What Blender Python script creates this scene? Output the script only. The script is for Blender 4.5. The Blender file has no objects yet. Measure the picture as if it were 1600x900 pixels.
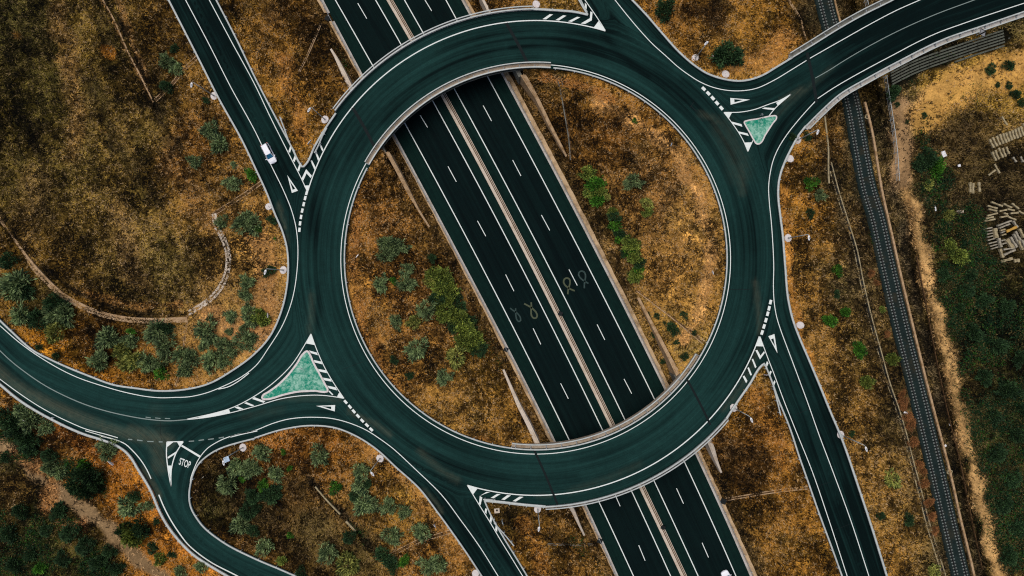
import bpy, bmesh, math, random
import numpy as np
from mathutils import Vector, geometry, kdtree

random.seed(7)
rng = np.random.default_rng(7)
SC = bpy.context.scene
COL = SC.collection

# ------------------------------------------------------------------ camera, sky, sun, exposure
CAM_H = 148.0                       # drone height above the motorway (z = 0), metres
LENS = 24.0
FPX = 1600.0 * LENS / 36.0
cam_d = bpy.data.cameras.new('camera')
cam_d.lens = LENS
cam_d.sensor_width = 36.0
cam_d.clip_start = 0.5
cam_d.clip_end = 20000.0
cam = bpy.data.objects.new('camera', cam_d)
cam.location = (0, 0, CAM_H)
COL.objects.link(cam)
SC.camera = cam

SUN_ELEV, SUN_AZ = 74.0, 312.0      # degrees; azimuth clockwise from +y (the top of the photograph)
world = bpy.data.worlds.new("World")
SC.world = world
world.use_nodes = True
wt = world.node_tree
sky = wt.nodes.new('ShaderNodeTexSky')
sky.sky_type = 'NISHITA'
sky.sun_disc = False
sky.sun_elevation = math.radians(SUN_ELEV)
sky.sun_rotation = math.radians(SUN_AZ)
sky.dust_density = 3.0
sky.ozone_density = 1.0
wt.links.new(sky.outputs[0], wt.nodes['Background'].inputs[0])
wt.nodes['Background'].inputs[1].default_value = 0.075
sun_d = bpy.data.lights.new('sun', 'SUN')
sun_d.energy = 2.1
sun_d.angle = math.radians(50)
sun_d.color = (1.0, 0.965, 0.89)
sun = bpy.data.objects.new('sun', sun_d)
sun.rotation_euler = (math.radians(90 - SUN_ELEV), 0, math.radians(180 - SUN_AZ))
COL.objects.link(sun)
SC.view_settings.view_transform = 'Standard'
SC.view_settings.look = 'None'
SC.view_settings.gamma = 1.0
SC.view_settings.exposure = 0.08
SC.view_settings.use_curve_mapping = False
SC.render.engine = 'CYCLES'
SC.cycles.max_bounces = 5
SC.cycles.use_denoising = False
SC.cycles.filter_width = 1.15

# ------------------------------------------------------------------ survey: plan coordinates (1600 x 900 survey grid) to metres
def at(px, py, z=0.0):
    s = (CAM_H - z) / FPX
    return ((px - 800.0) * s, (450.0 - py) * s, z)

def sstep(a, b, x):
    t = np.clip((np.asarray(x, float) - a) / (b - a), 0, 1)
    return t * t * (3 - 2 * t)

def zr(px, py):
    """height of the upper road deck at a plan point"""
    dy = np.asarray(py, float) - 404.0
    d = np.maximum(0, np.abs(dy) - 393.0)
    w = np.where(dy < 0, 1 - sstep(1000, 1150, px), 1.0)
    return 6.5 - w * np.minimum(4.5, 0.0065 * d * d / (d + 40.0))

def spline(pts, step=5.0, closed=False):
    p = [np.array(q, float) for q in pts]
    n = len(p)
    if n == 2:
        k = max(1, int(np.linalg.norm(p[1] - p[0]) / step))
        return [tuple(p[0] + (p[1] - p[0]) * i / k) for i in range(k + 1)]
    out = []
    segs = n if closed else n - 1
    for i in range(segs):
        p1, p2 = p[i % n], p[(i + 1) % n]
        p0 = p[(i - 1) % n] if closed or i > 0 else 2 * p1 - p2
        p3 = p[(i + 2) % n] if closed or i < n - 2 else 2 * p2 - p1
        L = np.linalg.norm(p2 - p1)
        d0 = max(np.linalg.norm(p1 - p0), 1e-6); d2 = max(np.linalg.norm(p3 - p2), 1e-6)
        m1 = ((p2 - p1) / L - (p2 - p0) / (L + d0) + (p1 - p0) / d0) * L
        m2 = ((p3 - p2) / d2 - (p3 - p1) / (L + d2) + (p2 - p1) / L) * L
        k = max(1, int(math.ceil(L / step)))
        for j in range(k):
            t = j / k
            out.append(tuple((2*t**3 - 3*t*t + 1) * p1 + (t**3 - 2*t*t + t) * m1 + (-2*t**3 + 3*t*t) * p2 + (t**3 - t*t) * m2))
    if not closed:
        out.append(tuple(p[-1]))
    return out

def ext(pts, a=0.0, b=0.0):
    """lengthen a line straight on by a at its start and b at its end"""
    p = [np.array(q, float) for q in pts]
    if a:
        d = p[0] - p[1]; p.insert(0, p[0] + d / np.linalg.norm(d) * a)
    if b:
        d = p[-1] - p[-2]; p.append(p[-1] + d / np.linalg.norm(d) * b)
    return [tuple(q) for q in p]

RC = (837.0, 404.0)
def arc(r, a0, a1, step=5.0, c=RC):
    n = max(2, int(abs(math.radians(a1 - a0)) * r / step))
    return [(c[0] + r * math.cos(math.radians(a0 + (a1 - a0) * i / n)), c[1] + r * math.sin(math.radians(a0 + (a1 - a0) * i / n))) for i in range(n + 1)]
def ang(p, c=RC):
    return math.degrees(math.atan2(p[1] - c[1], p[0] - c[0]))

# ------------------------------------------------------------------ materials
def srgb(r, g, b):
    f = lambda c: (c / 255 / 12.92) if c <= 10 else ((c / 255 + 0.055) / 1.055) ** 2.4
    return (f(r), f(g), f(b))

class Tree:
    def __init__(self, name):
        self.m = bpy.data.materials.new(name)
        self.m.use_nodes = True
        self.t = self.m.node_tree
        self.b = self.t.nodes['Principled BSDF']
    def n(self, typ, ins=None, **kw):
        nd = self.t.nodes.new(typ)
        for k, v in kw.items():
            setattr(nd, k, v)
        for k, v in (ins or {}).items():
            self.put(nd.inputs[k], v)
        return nd
    def put(self, sock, v):
        if hasattr(v, 'is_output'):
            self.t.links.new(v, sock)
        else:
            try:
                sock.default_value = v
            except Exception:
                sock.default_value = (*v, 1.0)
    def math(self, op, a, b=0.0, clamp=False):
        nd = self.n('ShaderNodeMath', {0: a, 1: b}, operation=op)
        nd.use_clamp = clamp
        return nd.outputs[0]
    def noise(self, scale, detail=3.0, vec=None, rough=0.55, dist=0.0):
        ins = {'Scale': scale, 'Detail': detail, 'Roughness': rough, 'Distortion': dist}
        if vec is not None:
            ins['Vector'] = vec
        return self.n('ShaderNodeTexNoise', ins).outputs[0]
    def remap(self, v, a, b, c, d):
        return self.n('ShaderNodeMapRange', {0: v, 1: a, 2: b, 3: c, 4: d}).outputs[0]
    def mix(self, f, a, b, mode='MIX'):
        nd = self.n('ShaderNodeMix', data_type='RGBA', blend_type=mode)
        self.put(nd.inputs[0], f); self.put(nd.inputs[6], a); self.put(nd.inputs[7], b)
        return nd.outputs[2]
    def scale(self, colr, v):
        return self.n('ShaderNodeVectorMath', {0: colr, 'Scale': v}, operation='SCALE').outputs[0]
    def attr(self, name):
        return self.n('ShaderNodeAttribute', attribute_name=name)
    def pos(self):
        return self.n('ShaderNodeNewGeometry').outputs['Position']
    def comb(self, x, y, z=0.0):
        return self.n('ShaderNodeCombineXYZ', {0: x, 1: y, 2: z}).outputs[0]
    def fin(self, colr, rough=0.9, spec=0.2, metal=0.0, bump=None, bstr=0.3, bdist=0.05):
        self.put(self.b.inputs['Base Color'], colr)
        self.put(self.b.inputs['Roughness'], rough)
        self.put(self.b.inputs['Specular IOR Level'], spec)
        self.put(self.b.inputs['Metallic'], metal)
        if bump is not None:
            bn = self.n('ShaderNodeBump', {'Height': bump, 'Strength': bstr, 'Distance': bdist})
            self.t.links.new(bn.outputs[0], self.b.inputs['Normal'])
        return self.m

def plain(name, c, rough=0.8, spec=0.3, metal=0.0, var=0.25, scale=2.0):
    T = Tree(name)
    n = T.noise(scale, 4.0, T.pos())
    return T.fin(T.scale(c, T.remap(n, 0.3, 0.7, 1 - var, 1 + var)), rough, spec, metal)

def m_terrain():
    T = Tree('dry_ground')
    p = T.pos()
    c = T.attr('soil').outputs['Color']
    fine = T.noise(2.6, 5.0, p, 0.7, 0.5)
    mid = T.noise(0.42, 4.0, p, 0.62, 0.8)
    big = T.noise(0.09, 4.0, p, 0.55, 0.6)
    f1 = T.remap(fine, 0.38, 0.64, 0.08, 2.05)  # low end darkens the soil as painted shadow between tufts
    f2 = T.remap(mid, 0.36, 0.64, 0.36, 1.62)
    f3 = T.remap(big, 0.35, 0.65, 0.66, 1.30)
    # sandy ground is smoother than tufted ground
    sm = T.attr('bare').outputs['Fac']
    f1 = T.mix(sm, f1, T.remap(fine, 0.3, 0.7, 0.72, 1.25))
    f2 = T.mix(sm, f2, T.remap(mid, 0.3, 0.7, 0.82, 1.16))
    v = T.math('MULTIPLY', T.math('MULTIPLY', f1, f2), f3)
    col = T.scale(c, v)
    # straw-pale against dark soil with painted tuft shadow: brighter parts turn paler
    col = T.mix(T.remap(T.noise(1.3, 4.0, p, 0.7), 0.55, 0.75, 0.0, 0.35), col, T.mix(0.5, T.scale(c, 1.9), (0.30, 0.19, 0.075, 1)))
    return T.fin(col, 1.0, 0.05, bump=T.math('ADD', fine, mid), bstr=0.7, bdist=0.25)

def m_asphalt(name, base, worn, dust=(0.115, 0.11, 0.07)):
    T = Tree(name)
    p = T.pos()
    fl = T.attr('flow').outputs['Fac']
    xyz = T.n('ShaderNodeSeparateXYZ', {0: p})
    v = T.comb(T.math('MULTIPLY', fl, 0.16), T.math('MULTIPLY', xyz.outputs[0], 0.022), T.math('MULTIPLY', xyz.outputs[1], 0.022))
    st = T.noise(1.0, 4.0, v, 0.62)
    v2 = T.comb(T.math('MULTIPLY', fl, 1.1), T.math('MULTIPLY', xyz.outputs[0], 0.06), T.math('MULTIPLY', xyz.outputs[1], 0.06))
    st2 = T.noise(1.0, 3.0, v2, 0.6)
    big = T.noise(0.05, 3.0, p)
    grit = T.noise(5.0, 3.0, p, 0.7)
    mot = T.noise(0.8, 4.0, p, 0.65)
    f = T.math('ADD', T.remap(st, 0.3, 0.7, -0.36, 0.46), T.math('ADD', T.remap(big, 0.3, 0.7, -0.18, 0.18), T.attr('worn').outputs['Fac']))
    col = T.mix(T.math('MULTIPLY', f, 1.0, True), base, worn)
    k = T.math('MULTIPLY', T.remap(st2, 0.3, 0.7, 0.84, 1.16), T.math('MULTIPLY', T.remap(grit, 0.3, 0.7, 0.86, 1.14), T.remap(mot, 0.3, 0.7, 0.88, 1.12)))
    col = T.scale(col, k)
    d = T.attr('dust').outputs['Fac']
    dn = T.math('MULTIPLY', d, T.math('MULTIPLY', T.remap(T.noise(0.9, 5.0, p, 0.7), 0.3, 0.65, 0.4, 1.0), T.remap(st2, 0.35, 0.65, 0.45, 1.1)), True)
    col = T.mix(dn, col, (*dust, 1))
    return T.fin(col, T.remap(mot, 0.3, 0.7, 0.85, 0.96), 0.05, bump=grit, bstr=0.15, bdist=0.02)

def m_paint(name='road_paint', c=(0.74, 0.77, 0.73), wear=0.45):
    T = Tree(name)
    p = T.pos()
    n = T.noise(3.5, 5.0, p, 0.75)
    big = T.noise(0.35, 3.0, p)
    f = T.math('MULTIPLY', T.remap(n, 0.52, 0.72, 0, wear), T.remap(big, 0.4, 0.6, 0.5, 1.0))
    return T.fin(T.mix(f, (*c, 1), (0.10, 0.12, 0.115, 1)), 0.7, 0.3)

def m_leaf(name, c, tip):  # tip: pale leaf colour that also paints the highlights
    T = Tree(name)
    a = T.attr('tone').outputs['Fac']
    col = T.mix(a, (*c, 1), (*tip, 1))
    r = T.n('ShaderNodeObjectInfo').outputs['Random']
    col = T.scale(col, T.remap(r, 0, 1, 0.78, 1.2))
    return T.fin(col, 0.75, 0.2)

def m_attr(name, rough=0.95):
    T = Tree(name)
    return T.fin(T.attr('tint').outputs['Color'], rough, 0.1)

def m_green():
    T = Tree('painted_green_concrete')
    p = T.pos()
    n = T.noise(1.6, 6.0, p, 0.75, 0.6)
    b = T.noise(0.35, 2.0, p)
    f = T.math('ADD', T.remap(n, 0.42, 0.62, 0, 0.95), T.remap(b, 0.35, 0.65, -0.25, 0.3), True)
    return T.fin(T.mix(f, (0.006, 0.22, 0.135, 1), (0.30, 0.52, 0.41, 1)), 0.85, 0.2)

def m_ballast():
    T = Tree('ballast_stone')
    p = T.pos()
    n = T.noise(7.0, 4.0, p, 0.8)
    b = T.noise(0.6, 3.0, p)
    k = T.math('MULTIPLY', T.remap(n, 0.3, 0.7, 0.35, 1.75), T.remap(b, 0.3, 0.7, 0.75, 1.2))
    return T.fin(T.scale(T.mix(T.remap(T.noise(0.25, 4.0, p, 0.7), 0.5, 0.68, 0, 0.6), (0.010, 0.0185, 0.0175, 1), (0.034, 0.026, 0.014, 1)), k), 0.95, 0.15, bump=n, bstr=0.8, bdist=0.08)

def m_concrete(name, c, stain=(0.2, 0.12, 0.05), amt=0.5, scale=0.6):
    T = Tree(name)
    p = T.pos()
    n = T.noise(scale, 5.0, p, 0.7, 0.3)
    g = T.noise(4.0, 4.0, p, 0.7)
    col = T.mix(T.remap(n, 0.45, 0.68, 0, amt), (*c, 1), (*stain, 1))
    return T.fin(T.scale(col, T.remap(g, 0.3, 0.7, 0.8, 1.2)), 0.9, 0.2)

M = {}
M['ground'] = m_terrain()
M['road'] = m_asphalt('weathered_asphalt', (0.0019, 0.0066, 0.0066, 1), (0.0110, 0.0400, 0.0355, 1))
M['motorway'] = m_asphalt('dark_asphalt', (0.0016, 0.0044, 0.0050, 1), (0.0034, 0.0108, 0.0104, 1), (0.0046, 0.0190, 0.0150))
M['paint'] = m_paint()
M['worn_paint'] = m_paint('worn_road_paint', (0.20, 0.25, 0.23), 0.8)
M['faint_yellow'] = m_paint('faint_yellow_paint', (0.055, 0.066, 0.030), 0.7)
M['faint_grey'] = m_paint('faint_grey_paint', (0.014, 0.038, 0.034), 0.8)
M['galv'] = plain('galvanised_steel', (0.43, 0.45, 0.43), 0.5, 0.5, 0.0, 0.15, 1.5)
M['galv_dark'] = plain('dull_steel', (0.26, 0.27, 0.28), 0.6, 0.5, 0.0, 0.2)
M['concrete'] = m_concrete('pale_concrete', (0.46, 0.43, 0.40), (0.24, 0.17, 0.10), 0.6)
M['pink_concrete'] = m_concrete('warm_concrete', (0.55, 0.46, 0.37), (0.36, 0.26, 0.17), 0.6)
M['strip'] = m_concrete('walkway_concrete', (0.36, 0.29, 0.22), (0.20, 0.13, 0.07), 0.8, 0.5)
M['tan_concrete'] = m_concrete('stained_concrete', (0.42, 0.28, 0.16), (0.20, 0.105, 0.035), 0.9, 0.9)
M['verge'] = m_concrete('dusty_verge', (0.50, 0.345, 0.20), (0.15, 0.09, 0.04), 0.85, 0.35)
M['grey_concrete'] = m_concrete('grey_concrete', (0.17, 0.165, 0.14), (0.06, 0.055, 0.04), 0.7)
M['crib'] = m_concrete('mossy_concrete', (0.10, 0.105, 0.082), (0.03, 0.03, 0.02), 0.7)
M['tile_white'] = m_concrete('white_plaster_disc', (0.66, 0.60, 0.58), (0.4, 0.33, 0.27), 0.4, 2.0)
M['joint'] = plain('rubber_joint', (0.0035, 0.008, 0.0085), 0.8, 0.2)
M['black'] = plain('black_iron_and_hole_shade', (0.006, 0.007, 0.007), 0.7, 0.3)
M['stain'] = plain('brown_groove', (0.10, 0.055, 0.025), 0.9, 0.1, 0, 0.4)
M['green'] = m_green()
M['ballast'] = m_ballast()
M['rail'] = plain('rusty_rail', (0.012, 0.012, 0.012), 0.5, 0.4)
M['sleeper'] = m_concrete('sleeper_concrete', (0.16, 0.18, 0.17), (0.08, 0.07, 0.05), 0.7, 1.2)
M['grass'] = m_attr('dry_straw')
M['under'] = m_attr('green_leaves')
M['bark'] = plain('bark', (0.07, 0.05, 0.035), 0.9, 0.1)
M['car_paint'] = plain('white_car_paint', (0.74, 0.73, 0.78), 0.25, 0.5, 0.0, 0.02)
M['glass'] = plain('car_glass', (0.006, 0.012, 0.016), 0.04, 0.8, 0.0, 0.1)
M['windscreen'] = plain('sky_reflection_windscreen', (0.012, 0.11, 0.21), 0.06, 0.8, 0.0, 0.5, 3.0)  # blue is the sky's reflection painted into the glass colour
M['tyre'] = plain('tyre_rubber', (0.012, 0.012, 0.012), 0.9, 0.2)
M['lamp_lens'] = plain('lamp_lens', (0.6, 0.62, 0.65), 0.1, 0.6)
M['red'] = plain('red_plastic', (0.42, 0.03, 0.03), 0.4, 0.4)
M['white'] = plain('white_enamel', (0.75, 0.73, 0.74), 0.4, 0.4, 0, 0.08)
M['lightblue'] = plain('pale_blue_panel', (0.36, 0.48, 0.62), 0.3, 0.5, 0, 0.2)
M['wood_pale'] = m_concrete('old_concrete_beam', (0.36, 0.29, 0.17), (0.15, 0.115, 0.055), 0.8, 1.6)
M['wood_grey'] = m_concrete('grey_concrete_beam', (0.33, 0.29, 0.22), (0.14, 0.12, 0.08), 0.8, 1.6)
M['rust'] = plain('rusted_plate', (0.45, 0.25, 0.05), 0.8, 0.2, 0, 0.4)
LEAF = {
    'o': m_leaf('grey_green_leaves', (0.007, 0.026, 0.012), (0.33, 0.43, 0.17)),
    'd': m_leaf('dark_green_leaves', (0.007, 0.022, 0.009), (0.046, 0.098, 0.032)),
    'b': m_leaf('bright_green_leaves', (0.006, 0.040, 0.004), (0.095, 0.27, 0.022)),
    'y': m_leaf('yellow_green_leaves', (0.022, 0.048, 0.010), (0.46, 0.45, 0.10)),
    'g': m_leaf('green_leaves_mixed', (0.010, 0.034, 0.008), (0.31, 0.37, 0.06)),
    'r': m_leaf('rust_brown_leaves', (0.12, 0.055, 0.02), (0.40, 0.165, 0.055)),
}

# ------------------------------------------------------------------ object helpers
ORG = {}
def link(o, parent=None):
    COL.objects.link(o)
    if parent is not None:
        o.parent = parent
    return o

def tag(o, label=None, cat=None, group=None, kind=None):
    if label: o['label'] = label
    if cat: o['category'] = cat
    if group: o['group'] = group
    if kind: o['kind'] = kind
    return o

def thing(name, label, cat, loc=(0, 0, 0), group=None, rz=0.0):
    o = bpy.data.objects.new(name, None)
    o.empty_display_size = 0.3
    o.location = loc
    o.rotation_euler = (0, 0, rz)
    COL.objects.link(o)
    ORG[o.name] = np.array(loc, float)
    return tag(o, label, cat, group)

class MB:
    def __init__(self):
        self.v, self.f = [], []
    def add(self, vs, fs):
        k = len(self.v)
        self.v += [tuple(map(float, q)) for q in vs]
        self.f += [tuple(i + k for i in f) for f in fs]
        return self
    def box(self, c, s, rz=0.0, tilt=None):
        x, y, z = s[0] / 2, s[1] / 2, s[2] / 2
        ca, sa = math.cos(rz), math.sin(rz)
        vs = []
        for dz in (-z, z):
            for dx, dy in ((-x, -y), (x, -y), (x, y), (-x, y)):
                zz = dz + (tilt or 0.0) * dx
                vs.append((c[0] + dx * ca - dy * sa, c[1] + dx * sa + dy * ca, c[2] + zz))
        return self.add(vs, [(3, 2, 1, 0), (4, 5, 6, 7), (0, 1, 5, 4), (1, 2, 6, 5), (2, 3, 7, 6), (3, 0, 4, 7)])
    def tube(self, p0, p1, r0, r1=None, n=8, caps=True):
        r1 = r0 if r1 is None else r1
        a, b = Vector(p0), Vector(p1)
        d = (b - a).normalized()
        u = d.orthogonal().normalized()
        w = d.cross(u)
        vs = []
        for q, r in ((a, r0), (b, r1)):
            for i in range(n):
                t = 2 * math.pi * i / n
                vs.append(q + u * (r * math.cos(t)) + w * (r * math.sin(t)))
        fs = [(i, (i + 1) % n, n + (i + 1) % n, n + i) for i in range(n)]
        if caps:
            fs += [tuple(range(n - 1, -1, -1)), tuple(range(n, 2 * n))]
        return self.add(vs, fs)
    def poly(self, pts3):
        return self.add(pts3, [tuple(range(len(pts3)))])
    def prism(self, top3, depth):
        n = len(top3)
        bot = [(p[0], p[1], p[2] - (depth[i] if isinstance(depth, (list, tuple)) else depth)) for i, p in enumerate(top3)]
        return self.add(list(top3) + bot, [tuple(range(n)), tuple(range(2 * n - 1, n - 1, -1))] + [((i + 1) % n, i, n + i, n + (i + 1) % n) for i in range(n)])
    def sweep(self, pts3, prof, caps=True):
        """closed profile of (sideways to the left, up) carried along a 3-D line"""
        n, k = len(pts3), len(prof)
        P = np.array(pts3, float)
        vs, fs = [], []
        for i in range(n):
            d = P[min(n - 1, i + 1)] - P[max(0, i - 1)]
            L = math.hypot(d[0], d[1]) or 1.0
            nx, ny = -d[1] / L, d[0] / L
            for (o, h) in prof:
                vs.append((P[i][0] + nx * o, P[i][1] + ny * o, P[i][2] + h))
        for i in range(n - 1):
            for j in range(k):
                a, b = i * k + j, i * k + (j + 1) % k
                fs.append((a, b, b + k, a + k))
        if caps:
            fs.append(tuple(range(k - 1, -1, -1)))
            fs.append(tuple((n - 1) * k + j for j in range(k)))
        return self.add(vs, fs)
    def ribbon(self, pts3, w):
        n = len(pts3)
        P = np.array(pts3, float)
        vs, fs = [], []
        for i in range(n):
            d = P[min(n - 1, i + 1)] - P[max(0, i - 1)]
            L = math.hypot(d[0], d[1]) or 1.0
            nx, ny = -d[1] / L, d[0] / L
            ww = w[i] if isinstance(w, (list, tuple)) else w
            vs += [(P[i][0] - nx * ww / 2, P[i][1] - ny * ww / 2, P[i][2]), (P[i][0] + nx * ww / 2, P[i][1] + ny * ww / 2, P[i][2])]
        for i in range(n - 1):
            fs.append((2 * i, 2 * i + 2, 2 * i + 3, 2 * i + 1))
        return self.add(vs, fs)
    def mesh(self, name, off=(0, 0, 0), smooth=False, fixn=True):
        me = bpy.data.meshes.new(name)
        V = np.array(self.v) - np.array(off)
        me.from_pydata(V.tolist(), [], self.f)
        if fixn:
            bm = bmesh.new(); bm.from_mesh(me)
            bmesh.ops.recalc_face_normals(bm, faces=bm.faces)
            bm.to_mesh(me); bm.free()
        if smooth:
            me.polygons.foreach_set('use_smooth', [True] * len(me.polygons))
        return me
    def build(self, name, m, parent=None, root=None, smooth=False, flat=False):
        off = ORG.get((root or parent).name, np.zeros(3)) if parent is not None else np.zeros(3)
        me = self.mesh(name, off, smooth, not flat)
        if flat:
            up_faces(me)
        me.materials.append(m)
        o = bpy.data.objects.new(name, me)
        link(o, parent)
        if parent is not None:
            ORG[o.name] = off
        return o

def up_faces(me):
    bm = bmesh.new(); bm.from_mesh(me)
    for f in bm.faces:
        f.normal_update()
        if f.normal.z < 0:
            f.normal_flip()
    bm.to_mesh(me); bm.free()

def big_mesh(name, verts, tris_or_quads, m, attrs=None, smooth=False, k=3):
    me = bpy.data.meshes.new(name)
    V = np.asarray(verts, np.float32); Fc = np.asarray(tris_or_quads, np.int32)
    nf, k = Fc.shape
    me.vertices.add(len(V)); me.vertices.foreach_set('co', V.ravel())
    me.loops.add(nf * k); me.loops.foreach_set('vertex_index', Fc.ravel())
    me.polygons.add(nf)
    me.polygons.foreach_set('loop_start', np.arange(0, nf * k, k, dtype=np.int32))
    me.update(calc_edges=True)
    for an, (ty, data) in (attrs or {}).items():
        a = me.attributes.new(an, ty, 'POINT')
        a.data.foreach_set('color' if ty == 'FLOAT_COLOR' else 'value', np.asarray(data, np.float32).ravel())
    if smooth:
        me.polygons.foreach_set('use_smooth', np.ones(nf, bool))
    me.materials.append(m)
    o = bpy.data.objects.new(name, me)
    COL.objects.link(o)
    return o

def in_poly(px, py, poly):
    px = np.asarray(px, float); py = np.asarray(py, float)
    ins = np.zeros(px.shape, bool)
    n = len(poly)
    for i in range(n):
        x1, y1 = poly[i]; x2, y2 = poly[(i + 1) % n]
        if y1 == y2:
            continue
        c = ((y1 > py) != (y2 > py)) & (px < (x2 - x1) * (py - y1) / (y2 - y1) + x1)
        ins ^= c
    return ins

def seg_dist(px, py, pts):
    """distance of many plan points to a polyline"""
    d = np.full(np.shape(px), 1e9)
    for (x1, y1), (x2, y2) in zip(pts[:-1], pts[1:]):
        dx, dy = x2 - x1, y2 - y1
        t = np.clip(((px - x1) * dx + (py - y1) * dy) / (dx * dx + dy * dy + 1e-9), 0, 1)
        d = np.minimum(d, np.hypot(px - x1 - t * dx, py - y1 - t * dy))
    return d

def vnoise(x, y, cell, seed):
    g_ = np.random.default_rng(seed).random((512, 512))
    u, v = x / cell + 5000.3, y / cell + 5000.7
    i, j = np.floor(u).astype(int), np.floor(v).astype(int)
    a, b = u - i, v - j
    a, b = a * a * (3 - 2 * a), b * b * (3 - 2 * b)
    q = lambda m, n: g_[m % 512, n % 512]
    return (q(i, j) * (1 - a) + q(i + 1, j) * a) * (1 - b) + (q(i, j + 1) * (1 - a) + q(i + 1, j + 1) * a) * b
# ------------------------------------------------------------------ plan: edges of the upper road
W_BANK = [(265,0),(310,88),(345,157),(380,220),(402,266),(419,303),(431,334),(443,362),(450,388),(452,412),(450,447),(441,487),(421,529),(399,553),(364,579),(328,599),(290,608),(250,610),(215,606),(182,601),(140,586),(88,564),(55,547),(22,518),(0,497)]
NW_RAMP_E = [(339,0),(370,60),(400,122),(430,180),(459,234)]
NW_NOSE = [(459,234),(471,258),(473.5,261.2),(476,261),(479,258),(493,230),(509,203),(526,178)]
N_OUT = arc(388, ang((526,178)), -91, 6)
N_GORE = [(830,16),(867,18),(900,21),(918,25)]
N_RAMP_W = [(918,25),(911,14),(903,0)]
N_LOOP = [(985,0),(1007,23),(1033,53),(1060,83),(1087,106),(1103,116),(1120,122.5),(1137,126.5),(1155,128),(1172,125.5),(1190,119),(1212,106),(1236,91.5)]
FLY_N = [(1236,91.5),(1271,70),(1307,47.5),(1345,26),(1383,7),(1397,0)]
FLY_S = [(1600,19),(1533,42),(1467,65),(1400,98),(1350,125),(1308,150),(1281,174),(1257,198)]
E_BANK = [(1257,198),(1246,212),(1236,230),(1226,250),(1219,268),(1215,285),(1214,305),(1217,335),(1221,367),(1225,417),(1230,470),(1237,500),(1247,527),(1262,562),(1278,600),(1293,637),(1310,677),(1340,763),(1362,830),(1383,898)]
SE_RAMP_W = [(1313,897),(1296,850),(1280,807),(1260,750),(1246,710),(1233,670),(1213,620),(1203,592),(1195,572)]
SE_NOSE = [(1195,572),(1192,567.5),(1189,570),(1170,599),(1150,628),(1133,654)]
S_OUT = arc(389, ang((1133,654)), ang((852,790)), 6, (837,402))
S_GORE = [(852,790),(817,787),(783,783),(757,780.5)]
S_RAMP_E = [(757,780.5),(767,803),(778,823),(793,848),(808,872),(823,897)]
S_LINK = [(753,898),(730,863),(707,830),(683,797),(657,763),(620,729),(587,699),(557,680),(527,668),(487,664),(443,670),(400,683)]
STOP_E = [(400,684),(376,690),(353,697),(337,704),(325,712),(314,722),(306,735),(300,755),(298,770),(299,785),(303,797),(309,807),(317,818),(347,843),(400,871),(440,888),(465,899)]
S_BANK = [(357,898),(330,882),(307,867),(277,837),(263,818),(252,798),(237,763),(227,746),(217,730),(208,715),(198,704),(188,697),(167,688),(133,677),(83,654),(33,624),(0,597)]

EX = 240
outer = []
outer += spline(ext(S_BANK, EX, EX))
outer += spline(ext(W_BANK[::-1], EX, EX))
outer += spline(ext(NW_RAMP_E, EX)) + NW_NOSE[1:-1] + N_OUT
outer += N_GORE[1:] + spline(ext(N_RAMP_W, 0, EX))[1:]
outer += spline(ext(N_LOOP, EX)) + spline(ext(FLY_N, 0, EX))[1:]
outer += spline(ext(FLY_S, EX)) + spline(ext(E_BANK, 0, EX))[1:]
outer += spline(ext(SE_RAMP_W, EX)) + SE_NOSE[1:-1] + S_OUT + S_GORE[1:-1] + spline(ext(S_RAMP_E, 0, EX))
outer += spline(ext(S_LINK, EX))[:-1] + spline(ext(STOP_E, 0, EX))
inner = arc(297, 0, 357.5, 7)

def inside_road(px, py):
    return in_poly(px, py, outer) & ~in_poly(px, py, inner)

def loop_samples(poly, step=2.5):
    out = []
    for i in range(len(poly)):
        a = np.array(poly[i]); b = np.array(poly[(i + 1) % len(poly)])
        k = max(1, int(np.linalg.norm(b - a) / step))
        for j in range(k):
            out.append(tuple(a + (b - a) * j / k))
    return out
edge_pts = loop_samples(outer) + loop_samples(inner)
KD = kdtree.KDTree(len(edge_pts))
for i, q in enumerate(edge_pts):
    KD.insert((q[0], q[1], 0), i)
KD.balance()
def edge_dist(px, py):
    return np.array([KD.find((float(a), float(b), 0))[2] for a, b in zip(px, py)])
def edge_near(px, py):
    r = [KD.find((float(a), float(b), 0)) for a, b in zip(px, py)]
    return np.array([q[2] for q in r]), np.array([q[0][0] for q in r]), np.array([q[0][1] for q in r])

# motorway lines (z = 0): x at a given y
LX = {
 'vergeL0': [(0,496),(24,508),(125,563),(300,659),(430,728),(560,793),(694,862),(788,906),(898,960)],
 'vergeL1': [(0,506),(120,569),(215,616),(300,667),(430,737),(552,800),(693,869),(787,913),(898,967)],
 'L1': [(0,524),(106,584.5),(197,635),(300,690.5),(507,800),(597,845),(691,891),(781,934),(900,990)],
 'L2': [(0,587),(73,628.5),(162,678.5),(300,752.5),(387,800),(597,905),(674,942.5),(764,985),(900,1048)],
 'med0': [(0,603),(65,641),(152,691.5),(300,769.5),(368,804),(600,918.5),(668,954.5),(757,998),(900,1063)],
 'med1': [(0,614.5),(62,649),(152,700.5),(300,778),(345,800.5),(600,929.5),(668,962.5),(757,1006.5),(900,1072.5)],
 'R1': [(0,632),(54,663),(144,712),(300,797.5),(307,800),(597,948),(657,977),(748,1020),(900,1091)],
 'R2': [(0,697),(33,714.5),(125,765),(190,799.5),(300,858),(597,1010),(626,1024),(719,1067.5),(900,1150)],
 'vergeR0': [(0,720.5),(27,735),(121,787),(229,843),(300,882),(573,1020),(612,1039),(705,1085),(800,1127.5),(899,1171)],
 'vergeR1': [(0,731),(25,745),(120,798),(229,856),(300,897),(552,1020),(603,1045),(700,1093.5),(800,1139),(899,1183)],
}
LXf = {}
YY = np.arange(-420, 1330, 10.0)
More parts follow.
